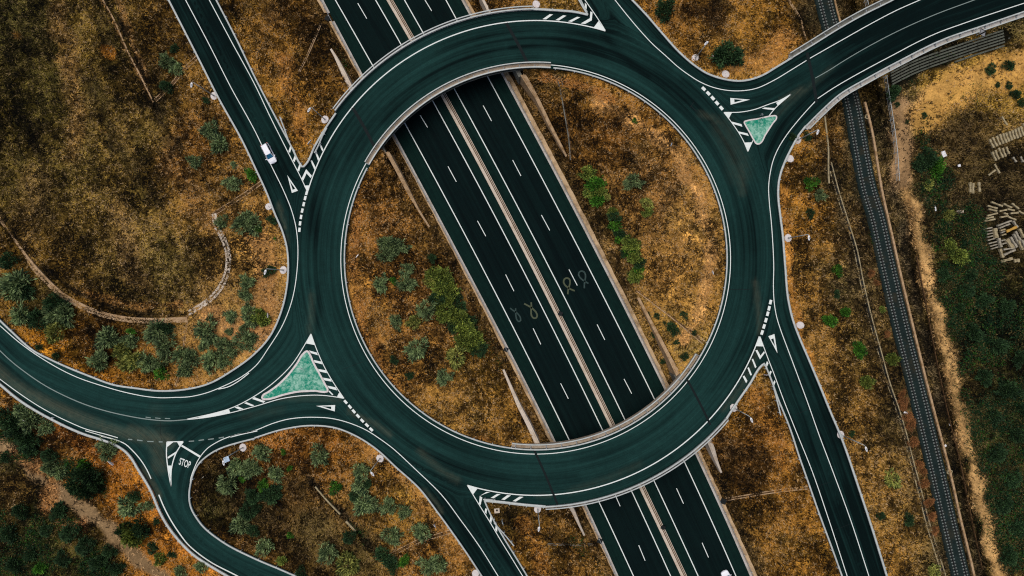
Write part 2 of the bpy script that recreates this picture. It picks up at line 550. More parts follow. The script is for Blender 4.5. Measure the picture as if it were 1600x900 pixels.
for k, q in LX.items():
    y = np.array([a for a, b in q], float); x = np.array([b for a, b in q], float)
    co = np.polyfit(y, x, 3)
    s0 = np.polyval(np.polyder(co), 0.0); s1 = np.polyval(np.polyder(co), 900.0)
    xs = np.polyval(co, np.clip(YY, 0, 900)) + np.where(YY < 0, YY * s0, 0) + np.where(YY > 900, (YY - 900) * s1, 0)
    LXf[k] = xs
def lx(k, y):
    y = np.asarray(y, float)
    return np.interp(y, YY, LXf[k]) + np.where(y < YY[0], (y - YY[0]) * 0.56, 0) + np.where(y > YY[-1], (y - YY[-1]) * 0.47, 0)
def dm_corr(px, py):
    """plan distance outside the motorway corridor (negative inside)"""
    return np.maximum(lx('vergeL0', py) - px, px - lx('vergeR1', py)) * 0.88

# railway centre line
TRK = [(1230,-260),(1287,0),(1297,40),(1311,90),(1331,165),(1346.5,250),(1355.5,295),(1367.5,335),(1382,399),(1405,500),(1430,600),(1454,700),(1477,800),(1500,897),(1580,1230)]
TRKs = spline(TRK, 8)
TY = np.array([q[1] for q in TRKs]); TX = np.array([q[0] for q in TRKs])
def trk_x(y):
    return np.interp(y, TY, TX)
def dr_rail(px, py):
    return (px - trk_x(py)) * 0.972

# ------------------------------------------------------------------ terrain height over the plan
BZ = [(100,200,3.2),(200,350,3.2),(250,50,4.0),(330,250,5.0),(50,450,3.4),(150,520,4.2),(300,540,5.2),(390,440,5.8),(20,850,2.0),(150,800,2.4),(60,700,2.8),(220,880,2.6),(330,880,4.2),(450,780,5.2),(600,850,4.6),(560,720,6.1),(680,860,4.6),(420,70,4.9),(480,150,5.8),(460,10,4.4),
 (600,350,6.2),(560,480,6.3),(650,600,6.0),(720,640,6.0),(1000,250,6.0),(1090,400,6.3),(950,170,6.2),(1060,480,6.2),(860,850,5.0),(1180,720,5.4),(1230,820,4.4),(1150,880,4.3),(1100,40,6.3),(1200,60,6.2),(860,4,6.0),(780,2,5.5),(1240,300,6.3),(1270,450,5.6),(1300,600,4.4),(1400,850,2.8),(1310,520,3.6),
 (1450,250,2.4),(1550,200,2.8),(1550,500,2.2),(1550,800,2.0),(1430,400,2.0),(-300,300,3),(-300,900,2),(300,-300,4),(1000,-300,5),(1900,300,3),(1800,900,2),(900,1200,4),(300,1200,3)]
BZa = np.array(BZ)
def idw(px, py, C, p=3.2, eps=18.0):
    num = 0; den = 0
    for row in C:
        w = 1.0 / (np.hypot(px - row[0], py - row[1]) + eps) ** p
        den = den + w
        num = num + (w[:, None] * np.array(row[2:])[None, :] if len(row) > 3 else w * row[2])
    return num / (den[:, None] if len(C[0]) > 3 else den)

def ground_z(px, py):
    px = np.atleast_1d(np.asarray(px, float)).ravel(); py = np.atleast_1d(np.asarray(py, float)).ravel()
    B = idw(px, py, BZ)
    dm = dm_corr(px, py)
    dr = np.abs(dr_rail(px, py))
    cm = np.where(dm < 1, -0.25, 0.05 + np.maximum(0, dm - 10) / 7.2 / 1.7)
    cr_ = 0.55 + np.maximum(0, dr - 34) / 7.2 / 1.9
    T = np.minimum(np.minimum(B, cm), cr_)
    d, ex, ey = edge_near(px, py)
    ins = inside_road(px, py)
    z_edge = zr(ex, ey)
    slope = np.where((px > 1380) & (py < 260), 1.05, 2.0)
    fill = np.where(ins, zr(px, py) - 0.20, z_edge - 0.14 - np.maximum(0, d - 9) / 7.3 / slope)
    lo = sstep(15, 25, dm) * sstep(41, 50, dr)
    T2 = np.where(fill > T, T + (fill - T) * lo, T)
    T2 = np.where(ins, np.minimum(T2, zr(px, py) - 0.20), T2)
    # ditches
    for pts, w, dep in DITCH:
        q = seg_dist(px, py, pts)
        T2 = T2 - dep * np.exp(-(q / w) ** 2)
    T2 = T2 + np.where((dm > 6) & (~ins) & (d > 4) & (dr > 26), bumps(px, py), 0)
    return T2

DITCH = [([(168,10),(205,90),(243,168)], 3.5, 0.7), ([(492,760),(535,805),(585,862)], 5, 0.8),
         ([(-4,338),(30,385),(80,436),(135,472),(200,491),(292,492)], 4, 0.8),
         ([(1418,300),(1424,420),(1450,520),(1475,620),(1497,740),(1525,850),(1540,920)], 7, 0.8)]
_gx = rng.normal(size=(24, 3))
def bumps(px, py):
    z = 0
    for i in range(24):
        kx, ky, ph = _gx[i]
        f = 0.03 + 0.006 * i
        z = z + 0.035 * np.sin(px * kx * f + py * ky * f + ph * 9)
    return z

def gpos(px, py):
    """true ground position under a plan point"""
    return at(px, py, float(ground_z([px], [py])[0]))

# ------------------------------------------------------------------ ground colours (soil and straw, with trench shade painted in)
GC = [(60,150,54,44,20),(150,60,76,57,27),(100,250,72,56,28),(200,330,90,68,36),(200,430,80,61,33),(280,50,72,49,22),(300,230,98,63,30),(340,300,124,86,46),(400,365,158,112,64),(422,470,160,115,68),(372,505,164,120,74),(150,540,84,54,25),(60,480,54,42,20),(62,552,170,108,38),(122,586,150,95,34),(20,250,64,50,24),(30,40,50,42,21),(260,420,74,58,31),(230,200,80,60,30),
 (420,60,108,72,33),(395,30,92,62,27),(460,150,140,94,44),(500,80,76,50,23),(470,220,128,86,38),(430,20,80,52,22),
 (570,300,104,67,32),(600,350,114,74,37),(650,450,104,68,35),(620,560,124,83,44),(560,450,132,88,45),(720,640,144,101,54),(770,600,102,70,32),(650,300,92,62,31),(690,370,96,66,34),(620,260,84,56,28),(770,670,120,82,40),
 (850,130,82,55,27),(930,150,126,83,39),(960,200,92,58,27),(1020,300,132,90,52),(1080,350,172,122,70),(1100,450,156,110,60),(1040,420,138,96,54),(1050,530,160,118,66),(920,350,76,56,31),(900,200,78,50,24),(1000,180,124,82,40),(1050,250,150,102,56),(950,420,100,72,42),
 (780,5,124,82,40),(860,5,124,88,42),(1050,30,112,73,32),(1180,40,156,106,49),(1150,90,164,115,59),(1120,20,66,43,19),(1220,60,150,100,44),
 (1240,320,166,110,50),(1260,450,144,100,53),(1290,550,128,90,49),(1320,450,70,55,34),(1340,650,124,87,46),(1380,800,122,86,46),(1310,850,154,102,46),(1400,650,66,50,29),(1300,280,60,46,24),(1270,240,130,86,38),(1340,540,88,66,36),
 (1180,680,108,68,30),(1150,720,66,42,20),(1200,830,118,79,38),(1250,750,128,83,37),(1290,870,138,92,42),(1150,860,56,45,25),(1160,650,130,86,38),
 (830,850,136,91,41),(880,830,76,50,22),(900,890,96,64,30),(800,820,70,50,24),
 (450,690,112,68,30),(520,700,118,73,31),(400,800,46,34,19),(500,830,50,38,21),(600,720,112,75,34),(640,780,146,103,50),(680,870,112,74,36),(340,760,36,28,14),(560,870,54,41,22),(330,800,40,34,17),(450,760,60,40,20),(560,790,80,54,26),
 (170,740,146,88,36),(250,830,182,112,46),(100,680,92,59,28),(30,762,96,69,39),(60,860,30,33,16),(150,880,20,28,13),(10,620,114,74,33),(130,820,58,45,21),(215,770,170,104,42),(300,880,160,100,42),(60,800,34,34,17),(20,720,60,50,28),
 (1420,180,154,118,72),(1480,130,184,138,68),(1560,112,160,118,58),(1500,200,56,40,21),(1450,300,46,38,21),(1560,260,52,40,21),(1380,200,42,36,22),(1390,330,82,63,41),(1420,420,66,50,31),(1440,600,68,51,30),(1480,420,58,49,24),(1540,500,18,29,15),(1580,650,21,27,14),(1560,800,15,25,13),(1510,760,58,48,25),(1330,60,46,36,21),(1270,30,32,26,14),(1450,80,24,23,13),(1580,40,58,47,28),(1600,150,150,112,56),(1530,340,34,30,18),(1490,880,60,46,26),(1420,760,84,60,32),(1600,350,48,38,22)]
GCl = []
for (x, y, r, g, b) in GC:
    l = srgb(r, g, b)
    GCl.append((x, y) + l)
STROKES = [  # plan line, half width, softness, colour, strength, bareness
 ([(1270,-20),(1300,60),(1325,180),(1352,300),(1400,480),(1440,640),(1480,800),(1510,920)], 36, 34, (42,34,20), 0.5, 0.1),
 ([(1470,240),(1590,225),(1590,300),(1470,300)], 34, 30, (40,31,16), 0.65, 0.1),
 ([(1395,130),(1392,200),(1398,300)], 10, 12, (50,40,25), 0.6, 0.1),
 ([(1620,90),(1560,108),(1490,132),(1430,165),(1412,220),(1414,280),(1428,340),(1446,420),(1474,530),(1500,640),(1530,760),(1562,910)], 8, 8, (198,155,98), 0.95, 1.0),
 ([(1415,165),(1408,220),(1410,285)], 13, 8, (150,118,82), 0.95, 1.0),
 ([(1640,95),(1600,105),(1540,120),(1480,146),(1445,180)], 24, 14, (186,140,72), 0.9, 1.0),
 ([(-60,640),(0,690),(60,742),(150,812),(250,905),(320,980)], 9, 7, (142,115,82), 0.95, 1.0),
 ([(30,715),(80,750),(70,790)], 9, 8, (176,122,70), 0.7, 0.6),
 ([(100,818),(130,822)], 6, 8, (176,120,72), 0.7, 0.5),
 ([(930,160),(985,185),(1040,225),(1082,290),(1104,350),(1108,430),(1092,500),(1070,535)], 5, 10, (204,152,90), 0.7, 0.45),
 ([(440,90),(462,160),(478,225)], 7, 8, (164,112,52), 0.7, 0.4),
 ([(1226,300),(1232,420),(1250,520),(1280,610),(1310,700),(1342,800),(1376,905)], 5, 5, (196,134,60), 0.8, 0.7),
 ([(560,300),(554,400),(560,480),(590,560),(640,640),(700,682),(760,690)], 5, 6, (152,102,50), 0.6, 0.4),
 ([(560,690),(620,725),(660,780),(720,860)], 9, 10, (160,112,56), 0.6, 0.5),
 ([(400,360),(415,420),(420,480),(395,535)], 14, 12, (172,124,74), 0.6, 0.7),
 ([(330,500),(370,530),(400,520)], 18, 14, (176,128,80), 0.6, 0.8),
 ([(185,0),(205,60),(232,140)], 5, 4, (120,86,48), 0.6, 0.5),
 ([(90,20),(110,90),(120,190),(118,240)], 10, 14, (104,76,40), 0.5, 0.2),
 ([(140,460),(200,476),(280,478)], 4, 5, (140,98,52), 0.6, 0.4),
 ([(1180,620),(1200,660),(1225,720)], 10, 10, (146,98,42), 0.6, 0.4),
 ([(820,820),(840,860),(850,900)], 9, 9, (156,104,46), 0.6, 0.4),
 ([(1150,100),(1200,90),(1230,60)], 14, 12, (178,126,66), 0.6, 0.6),
 ([(850,122),(920,140),(960,160)], 5, 5, (150,100,50), 0.6, 0.4),
 ([(20,540),(60,562),(110,585),(170,598)], 8, 7, (198,128,40), 0.8, 0.1),
 ([(1425,330),(1437,420),(1458,500),(1480,600),(1500,700),(1525,830)], 4, 6, (112,84,50), 0.5, 0.4),
 ([(1400,290),(1412,380),(1440,500),(1470,640)], 5, 5, (46,40,28), 0.6, 0.2),
 ([(232,760),(275,835),(330,885)], 8, 8, (190,116,44), 0.6, 0.1),
 ([(60,650),(140,700),(190,725)], 6, 8, (160,96,38), 0.5, 0.1),
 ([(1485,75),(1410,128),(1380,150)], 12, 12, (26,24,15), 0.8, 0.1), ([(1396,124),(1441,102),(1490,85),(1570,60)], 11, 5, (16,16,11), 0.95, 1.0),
 ([(166,0),(186,30),(210,85),(228,125),(247,175)], 2.5, 2.5, (15,12,7), 0.95, 0.5), ([(158,0),(176,30),(200,85),(220,125),(236,160)], 1.2, 1.6, (150,112,66), 0.85, 0.6),  # trench shade painted as near-black soil, here and just below
 ([(0,328),(30,374),(80,426),(135,464),(200,487),(250,492),(292,491)], 2.0, 2.5, (22,17,9), 0.9, 0.5),
 ([(485,752),(535,803),(590,866)], 5, 5, (14,12,7), 0.9, 0.2), ([(1415,320),(1424,420),(1450,520),(1475,620),(1497,740),(1525,850),(1545,930)], 4, 6, (26,21,13), 0.85, 0.2),
 ([(120,132),(123,139),(131,139)], 0.8, 1.6, (196,146,84), 0.85, 0.6), ([(152,196),(156,204),(166,208)], 0.8, 1.6, (196,146,84), 0.85, 0.6), ([(164,78),(174,84)], 4, 5, (176,114,42), 0.8, 0.2), ([(28,56),(34,60)], 3, 4, (150,104,44), 0.7, 0.2), ([(95,70),(92,95)], 2, 4, (170,126,70), 0.6, 0.3),
 ([(190,330),(200,400),(215,440)], 14, 16, (98,74,42), 0.5, 0.2), ([(60,280),(40,360)], 16, 18, (84,64,34), 0.5, 0.2), ([(260,250),(300,300),(330,350)], 12, 14, (100,70,36), 0.5, 0.2), ([(60,200),(70,300),(90,380)], 5, 10, (34,28,14), 0.55, 0.1), ([(130,120),(180,220),(260,330)], 6, 12, (40,34,17), 0.5, 0.1), ([(230,150),(262,205),(275,235)], 7, 9, (26,22,12), 0.7, 0.1),
 ([(1130,690),(1190,720),(1170,760)], 12, 18, (40,28,14), 0.6, 0.1), ([(1000,250),(1050,290),(1020,370)], 8, 20, (60,42,24), 0.45, 0.1), ([(1060,20),(1120,30),(1140,60)], 10, 16, (48,32,15), 0.55, 0.1), ([(420,20),(470,30),(480,60)], 10, 16, (44,30,14), 0.55, 0.1), ([(455,110),(500,140)], 8, 12, (56,38,20), 0.45, 0.1), ([(590,330),(640,420),(700,520)], 6, 14, (66,46,24), 0.4, 0.1),
 ([(1300,260),(1322,350),(1345,430),(1380,570),(1410,670),(1440,770),(1475,890)], 5, 5, (48,40,24), 0.6, 0.2),
 ([(1268,190),(1296,260),(1330,420),(1368,560)], 8, 8, (46,37,21), 0.6, 0.1), ([(1320,180),(1336,260),(1356,350)], 6, 5, (30,30,20), 0.7, 0.1),
]
# ------------------------------------------------------------------ build the ground sheet
def axis(lo, hi, fine, n0=-60, n1=None):
    core = list(np.arange(n0, n1 + 0.1, fine))
    out = core[:]
    s, x = fine, core[0]
    left = []
    while x > lo:
        s *= 1.25; x -= s; left.append(x)
    s, x = fine, core[-1]
    right = []
    while x < hi:
        s *= 1.25; x += s; right.append(x)
    return np.array(left[::-1] + out + right)
gx = axis(-26000, 27600, 3.0, -60, 1660)
gy = axis(-26000, 26900, 3.0, -60, 960)
GX, GY = np.meshgrid(gx, gy)
gpx, gpy = GX.ravel(), GY.ravel()
GZ = ground_z(gpx, gpy)
sc = (CAM_H - GZ) / FPX
gv = np.stack([(gpx - 800) * sc, (450 - gpy) * sc, GZ], 1)
soil = idw(gpx, gpy, GCl, 4.0, 10.0)
# patches: straw against olive mulch, drawn out along the old mowing lines in the left field
_u, _v = gpx * 0.94 - gpy * 0.34, gpx * 0.34 + gpy * 0.94
fld = 1 - sstep(300, 380, gpx + 0.25 * np.abs(gpy - 250))
strk = 0.6 * vnoise(_u, _v * 0.16, 7.0, 21) + 0.4 * vnoise(_u, _v * 0.2, 18.0, 22) - 0.5
pat = 0.45 * vnoise(gpx, gpy, 22.0, 23) + 0.35 * vnoise(gpx, gpy, 9.0, 24) + 0.2 * vnoise(gpx, gpy, 60.0, 25) - 0.5
pat = pat * (1 - 0.3 * fld) + 0.8 * fld * strk
olive = np.clip(-pat * 2.6, 0, 0.75)[:, None]
soil = soil * (np.array([0.88, 0.965, 0.70])[None, :] + fld[:, None] * np.array([0.0, 0.0, -0.02])[None, :])
soil = soil * (1 - olive) + soil * np.array([0.46, 0.56, 0.62]) * olive
soil = soil * np.exp(np.clip(pat, -.3, .3) * 1.4)[:, None]
bare = np.zeros(len(gpx))
wob = 4 * np.sin(gpx * 0.11 + gpy * 0.05) + 3 * np.sin(gpx * 0.05 - gpy * 0.13 + 1)
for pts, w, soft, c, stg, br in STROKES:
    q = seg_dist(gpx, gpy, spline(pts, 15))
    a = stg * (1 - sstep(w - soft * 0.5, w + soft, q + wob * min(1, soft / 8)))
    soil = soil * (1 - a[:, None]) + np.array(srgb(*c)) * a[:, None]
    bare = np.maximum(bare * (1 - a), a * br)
dmg = dm_corr(gpx, gpy)
vm = (1 - sstep(10, 22, dmg)) * 0.7
soil = soil * (1 - vm[:, None]) + np.array(srgb(66, 50, 26)) * vm[:, None]
nx, ny = len(gx), len(gy)
ii = (np.arange(ny - 1)[:, None] * nx + np.arange(nx - 1)[None, :]).ravel()
quads = np.stack([ii, ii + nx, ii + nx + 1, ii + 1], 1)
SOILF = 1.10
rgba = np.concatenate([soil * SOILF, np.ones((len(soil), 1))], 1)
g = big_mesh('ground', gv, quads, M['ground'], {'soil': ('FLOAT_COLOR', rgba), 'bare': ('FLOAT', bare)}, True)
tag(g, kind='structure')

from_grid_cache = {}
def soil_at(px, py):
    ix = np.clip(np.searchsorted(gx, px), 0, nx - 1); iy = np.clip(np.searchsorted(gy, py), 0, ny - 1)
    k = iy * nx + ix
    return soil[k], bare[k], GZ[k]

# ------------------------------------------------------------------ motorway
yy = np.arange(-400, 1300, 8.0)
tt = np.linspace(0, 1, 41)
V, FL, DU = [], [], []
xl, xr = lx('vergeL1', yy) - 1, lx('vergeR0', yy) + 1
for i, y in enumerate(yy):
    xs = xl[i] + (xr[i] - xl[i]) * tt
    l1, l2, r1, r2 = (float(lx(k, y)) for k in ('L1', 'L2', 'R1', 'R2'))
    for x in xs:
        V.append(at(x, y, 0.0))
        FL.append(x - l2)
        sh = 1.0 if (x < l1 or x > r2 or l2 < x < r1) else 0.0
        DU.append(sh)
n = len(tt)
ii = (np.arange(len(yy) - 1)[:, None] * n + np.arange(n - 1)[None, :]).ravel()
mw = big_mesh('motorway', V, np.stack([ii, ii + n, ii + n + 1, ii + 1], 1), M['motorway'], {'flow': ('FLOAT', FL), 'dust': ('FLOAT', DU), 'worn': ('FLOAT', np.full(len(V), 0.45))})
tag(mw, kind='structure')

def ground_line(pts, z):
    return [at(x, y, z) for x, y in pts]
b = MB()
for k in ('L1', 'L2', 'R1', 'R2'):
    pts = [(float(lx(k, y)), y) for y in np.arange(-380, 1290, 10.0)]
    b.ribbon(ground_line(pts, 0.006), 0.20)
tag(b.build('motorway_edge_lines', M['paint'], flat=True), kind='structure')
b = MB()
DASH_L = [(559,5,573,29),(656.5,180,668,199),(700,260,713,284),(746,345,759,369),(790,429,803,455),(833,513,845,538),(876,599,888,623),(961,773,969,791),(998,852,1008,876)]
DASH_R = [(664,0,674.5,17),(755,165,768,189),(801,250,814,275),(846,336,859,360),(889,421,902,446),(933,507,945,531),(975,592,987,615),(1057,763,1068,787),(1097,848,1107,871)]
for D in (DASH_L, DASH_R):
    for (x0, y0, x1, y1) in D:
        b.ribbon([at(x0, y0, 0.006), at(x1, y1, 0.006)], 0.16)
    for (sx, sy, k) in ((D[0][0], D[0][1], -1), (D[-1][0], D[-1][1], 1)):
        for j in range(1, 4):
            dx, dy = (46, 84) if k < 0 else (38.5, 84)
            b.ribbon([at(sx + k * dx * j, sy + k * dy * j, 0.006), at(sx + k * dx * j + 11, sy + k * dy * j + 24, 0.006)], 0.16)
tag(b.build('motorway_lane_dashes', M['paint'], flat=True), kind='structure')

# the four awareness ribbons painted on the motorway
def ribbon_mark(pts, w, m):
    b = MB(); b.ribbon([at(x, y, 0.008) for x, y in spline(pts, 1.2)], w)
    tag(b.build('painted_ribbon_loop', m, flat=True), kind='structure')
def q740(*p):
    return [(740 + x / 7.5, 420 + y / 7.5) for x, y in p]
ribbon_mark(q740((1103,298),(1108,250),(1122,200),(1130,160),(1122,122),(1095,108),(1066,120),(1055,150),(1068,185),(1100,216),(1140,240),(1185,258)), 0.34, M['faint_yellow'])
ribbon_mark(q740((1297,228),(1298,180),(1306,130),(1312,80),(1300,44),(1270,26),(1240,38),(1230,65),(1244,98),(1275,128),(1310,150),(1345,172)), 0.32, M['faint_grey'])
ribbon_mark(q740((675,392),(677,440),(674,500),(680,548),(705,578),(732,575),(745,548),(735,515),(705,480),(670,450),(630,428),(592,408)), 0.34, M['faint_yellow'])
ribbon_mark(q740((493,462),(492,500),(496,555),(510,600),(532,618),(548,608),(550,580),(535,548),(510,520),(480,498),(452,480),(428,460)), 0.30, M['faint_grey'])

# verges: a kerb of pale concrete with a dusty gutter behind it
VERGE_SPANS = [('L', -380, 25, 'beside the drain opening at the top'), ('L', 33, 1290, ''), ('R', -380, 1290, '')]
def verge(side, y0, y1):
    ys = np.arange(y0, y1, 8.0)
    a, c = ('vergeL1', 'vergeL0') if side == 'L' else ('vergeR0', 'vergeR1')
    sg = -1 if side == 'L' else 1
    b = MB()
    P = [(float(lx(a, y)), y) for y in ys]
    Q = [(float(lx(c, y)) , y) for y in ys]
    b.sweep(ground_line(P, 0), [(0, -0.2), (0, 0.16), (sg * -0.0 + sg * 0.42, 0.16), (sg * 0.42, -0.2)] if False else [(-0.0, -0.2), (0, 0.16), (sg * 0.44, 0.16), (sg * 0.44, -0.2)])
    k = b.build('motorway_kerb', M['concrete']); tag(k, kind='structure')
    b = MB()
    vs, fs = [], []
    for i, y in enumerate(ys):
        j = rng.uniform(-0.6, 0.6)
        x0 = P[i][0] + sg * 0.40 * 7.2 * 1.13
        x1 = Q[i][0] + j
        vs += [at(x0, y, 0.12), at(x1, y, 0.17), at(x1, y, -0.3)]
        if i:
            m0 = 3 * (i - 1)
            fs += [(m0, m0 + 1, m0 + 4, m0 + 3), (m0 + 1, m0 + 2, m0 + 5, m0 + 4)]
    b.add(vs, fs)
    k = b.build('dusty_gutter', M['verge'], flat=False); up_faces(k.data); tag(k, kind='structure')
for s, y0, y1, _ in VERGE_SPANS:
    verge(s, y0, y1)

# ------------------------------------------------------------------ upper road sheet: roundabout, slip roads, flyover
def road_mesh():
    step = 5.0
    xs = np.arange(-260, 1870, step); ys = np.arange(-260, 1170, step)
    X, Y = np.meshgrid(xs, ys)
    X = X.ravel() + rng.uniform(-.6, .6, X.size); Y = Y.ravel() + rng.uniform(-.6, .6, Y.size)
    k = inside_road(X, Y)
    X, Y = X[k], Y[k]
    d = edge_dist(X, Y)
    k = d > 2.6
    X, Y = X[k], Y[k]
    vs = [Vector(q) for q in outer] + [Vector(q) for q in inner]
    no, ni = len(outer), len(inner)
    ed = [(i, (i + 1) % no) for i in range(no)] + [(no + i, no + (i + 1) % ni) for i in range(ni)]
    vs += [Vector((float(a), float(c))) for a, c in zip(X, Y)]
    r = geometry.delaunay_2d_cdt(vs, ed, [], 0, 1e-4)
    ov, of = r[0], r[2]
    P = np.array([(q[0], q[1]) for q in ov])
    Fc = np.array([f for f in of if len(f) == 3])
    cen = P[Fc].mean(1)
    Fc = Fc[inside_road(cen[:, 0], cen[:, 1])]
    a = P[Fc]
    cr_ = (a[:, 1, 0] - a[:, 0, 0]) * (a[:, 2, 1] - a[:, 0, 1]) - (a[:, 1, 1] - a[:, 0, 1]) * (a[:, 2, 0] - a[:, 0, 0])
    Fc[cr_ > 0] = Fc[cr_ > 0][:, ::-1]
    return P, Fc
RP, RF = road_mesh()
rz = zr(RP[:, 0], RP[:, 1])
s_ = (CAM_H - rz) / FPX
RV = np.stack([(RP[:, 0] - 800) * s_, (450 - RP[:, 1]) * s_, rz], 1)
flow = edge_dist(RP[:, 0], RP[:, 1])
# on the ring the traffic runs round the centre
rr = np.hypot(RP[:, 0] - RC[0], RP[:, 1] - RC[1])
w = 1 - sstep(372, 392, rr)
flow = flow * (1 - w) + (rr - 297) * w
dust = np.zeros(len(RP))
DUST = [  # dust and worn tarmac lying on the road
 ([(-20,560),(20,598),(80,632),(140,658),(190,676),(235,684)], 5, 9, 0.55), ([(205,676),(245,686),(262,690)], 8, 10, 0.55),
 ([(240,690),(246,705),(250,730)], 9, 9, 0.38), ([(222,735),(238,760),(247,775)], 5, 4, 0.5), ([(243,640),(256,690)],6,12,0.10),
 ([(545,642),(560,650),(585,662),(610,680)], 2, 5, 0.42), ([(655,705),(690,735),(715,750)], 3, 6, 0.3),
 ([(1095,178),(1115,185),(1122,190)], 3, 6, 0.30), ([(1130,200),(1150,240),(1155,270)], 12, 18, 0.16),
 ([(1158,260),(1160,300)], 4, 7, 0.25), ([(1180,440),(1185,480),(1187,520)], 2, 5, 0.35),
 ([(484,520),(486,495),(487,460)], 2, 6, 0.25), ([(435,318),(446,360),(447,390)], 1.5, 4, 0.45), ([(430,622),(480,622),(530,625)], 3, 5, 0.25),
 ([(1252,140),(1236,150),(1222,158)], 3, 5, 0.38), ([(660,765),(680,785),(690,800)], 2, 4, 0.45), ([(1185,545),(1160,600),(1130,640)], 2, 6, 0.28),
 ([(480,300),(470,340)], 1, 3, 0.1), ([(860,775),(840,775)], 3, 4, 0.2), ([(380,650),(440,640)], 3, 8, 0.12), ([(1000,725),(950,748),(890,768)], 3, 6, 0.16),
 ([(1203,190),(1230,165),(1260,140),(1300,105)], 2, 5, 0.18),
]
for pts, wd, soft, stg in DUST:
    q = seg_dist(RP[:, 0], RP[:, 1], spline(pts, 10))
    dust = np.maximum(dust, stg * (1 - sstep(max(0, wd - soft / 2), wd + soft, q)))
# older, paler tarmac on the ring and the left junction, newer and darker on the slip roads and the flyover
WC = [(837,700,.62),(837,107,.50),(540,300,.55),(500,430,.55),(580,620,.60),(1140,300,.60),(1150,480,.55),(1090,590,.62),(700,720,.60),(640,170,.55),(300,630,.62),(180,640,.62),(80,590,.62),(420,640,.66),(250,720,.6),(280,790,.58),(380,860,.55),(1200,140,.42),(1262,110,.30),(1340,80,.05),(1500,30,-.05),(1700,-50,-.05),(440,240,.08),(380,130,.02),(300,20,.0),(200,-200,0),(470,330,.3),(940,30,.25),(900,-100,.1),(1000,80,.38),(1215,560,.22),(1270,700,.12),(1340,860,.05),(1420,1050,.05),(700,790,.38),(760,860,.2),(860,1000,.1),(1240,400,.45),(-200,420,.6),(560,690,.5)]
worn = idw(RP[:, 0], RP[:, 1], WC, 4.0, 12.0)
WS = [([(800,72),(880,66),(960,88),(1040,130),(1110,190),(1150,250)],4,9,-.30),([(925,20),(960,75),(1010,120)],3,8,-.25),([(960,8),(1000,62),(1060,118)],3,7,.30),([(850,88),(930,98),(1000,130),(1060,185),(1110,250),(1140,330)],3,8,.25),
 ([(470,590),(495,500),(500,420),(492,330),(520,250)],4,9,-.28),([(486,450),(487,520)],2,7,.22),([(540,600),(600,660),(680,720),(780,745),(900,745)],5,10,-.22),([(0,575),(60,615),(150,650),(260,668),(400,655),(520,640)],4,8,-.2),([(20,600),(110,650),(240,680)],4,9,.3),
 ([(1170,300),(1178,420),(1170,520),(1110,610)],4,9,-.2),([(1190,120),(1250,110),(1330,70)],4,9,.25),([(1225,130),(1170,150),(1120,150),(1060,110)],4,9,.22),([(600,190),(680,110),(780,72)],4,8,-.2),([(620,210),(700,125),(800,88)],4,8,.2),([(270,760),(290,810),(340,850),(420,885)],3,7,.3)]
for pts, wd, soft, stg in WS:
    q = seg_dist(RP[:, 0], RP[:, 1], spline(pts, 10))
    worn = worn + stg * (1 - sstep(max(0, wd - soft / 2), wd + soft, q))
o = big_mesh('roundabout_road', RV, RF, M['road'], {'flow': ('FLOAT', flow), 'dust': ('FLOAT', dust), 'worn': ('FLOAT', worn)})
tag(o, kind='structure')
# edge of the pavement layers
b = MB()
for poly in (outer, inner):
    top = [at(x, y, float(zr(x, y))) for x, y in poly]
    n = len(top)
    b.add(top + [(p[0], p[1], p[2] - 0.30) for p in top], [(i, (i + 1) % n, n + (i + 1) % n, n + i) for i in range(n)])
tag(b.build('road_edge', M['road']), kind='structure')

# ------------------------------------------------------------------ painted markings on the upper road
def up(pts, dz):
    return [at(x, y, float(zr(x, y)) + dz) for x, y in pts]
LW = 0.165
b = MB()
def line(pts, w=LW, dz=0.012, sp=True, mb=None):
    (mb or b).ribbon(up(spline(pts, 5) if sp else pts, dz), w)
line(arc(304.5, 0, 360, 5, (837, 405)), sp=False)
R_OUT = arc(371, ang((480,299)), ang((946,48.6)), 5, (837, 403))
line(R_OUT, 0.22, sp=False)
line(arc(370, ang((1187.5,526)), ang((730,758)), 5, (837, 404)), 0.22, sp=False)
W_LINE = [(290,0),(327,70),(360,135),(400,208),(424,259),(444,300),(455,327),(462,353),(465.5,390),(464,423),(456,470),(442,507),(420,543),(400,571),(372,592),(350,603),(317,615.5),(295,620),(272,621),(250,621.5),(232,620),(200,614),(160,603),(117,588),(67,561),(30,535),(0,509)]
line(ext(W_LINE, 200, 200))
line([(389,583),(372,596),(355,605),(341,608)], 0.18)
line(ext([(327,0),(360,62),(400,136),(421,180),(450,238),(476,290),(480,299)], 200))
C_LEFT = [(0,548),(12.5,560),(40,582),(73,604),(100,618),(133,632),(165,642),(200,650),(230,655),(267,657.5),(292,655.5)]
line(ext([(0,592.5),(25,611),(67,638.5),(108,659.5),(133,670),(167,679),(184,684)], 200))
line([(158,681.5),(180,687),(196,694),(207,704),(220,719),(230,735),(236,748)], 0.20)
line(ext([(248,773),(256,792),(267,813),(280,833),(293,850),(310,865),(327,877),(367,898)], 0, 200), 0.24)
line([(133,673),(167,683)], 0.15)
line(ext([(297,760),(298,748),(303,733),(310,718),(317,708),(326,699),(337,692),(350,685.5),(363,681),(400,672),(425,662),(450,655),(470,652.5),(493,652),(512,653),(533,657),(553,663.5),(573,672.5),(594,686),(613,700),(633,718),(653,737),(670,753),(687,770),(720,813),(750,855),(777,898)], 0, 200))
line([(360,682.5),(380,677.5),(402,672.8)], 0.32)
line(ext([(730,758),(747,786),(765,815),(781,842),(797,868),(816,899)], 0, 200))
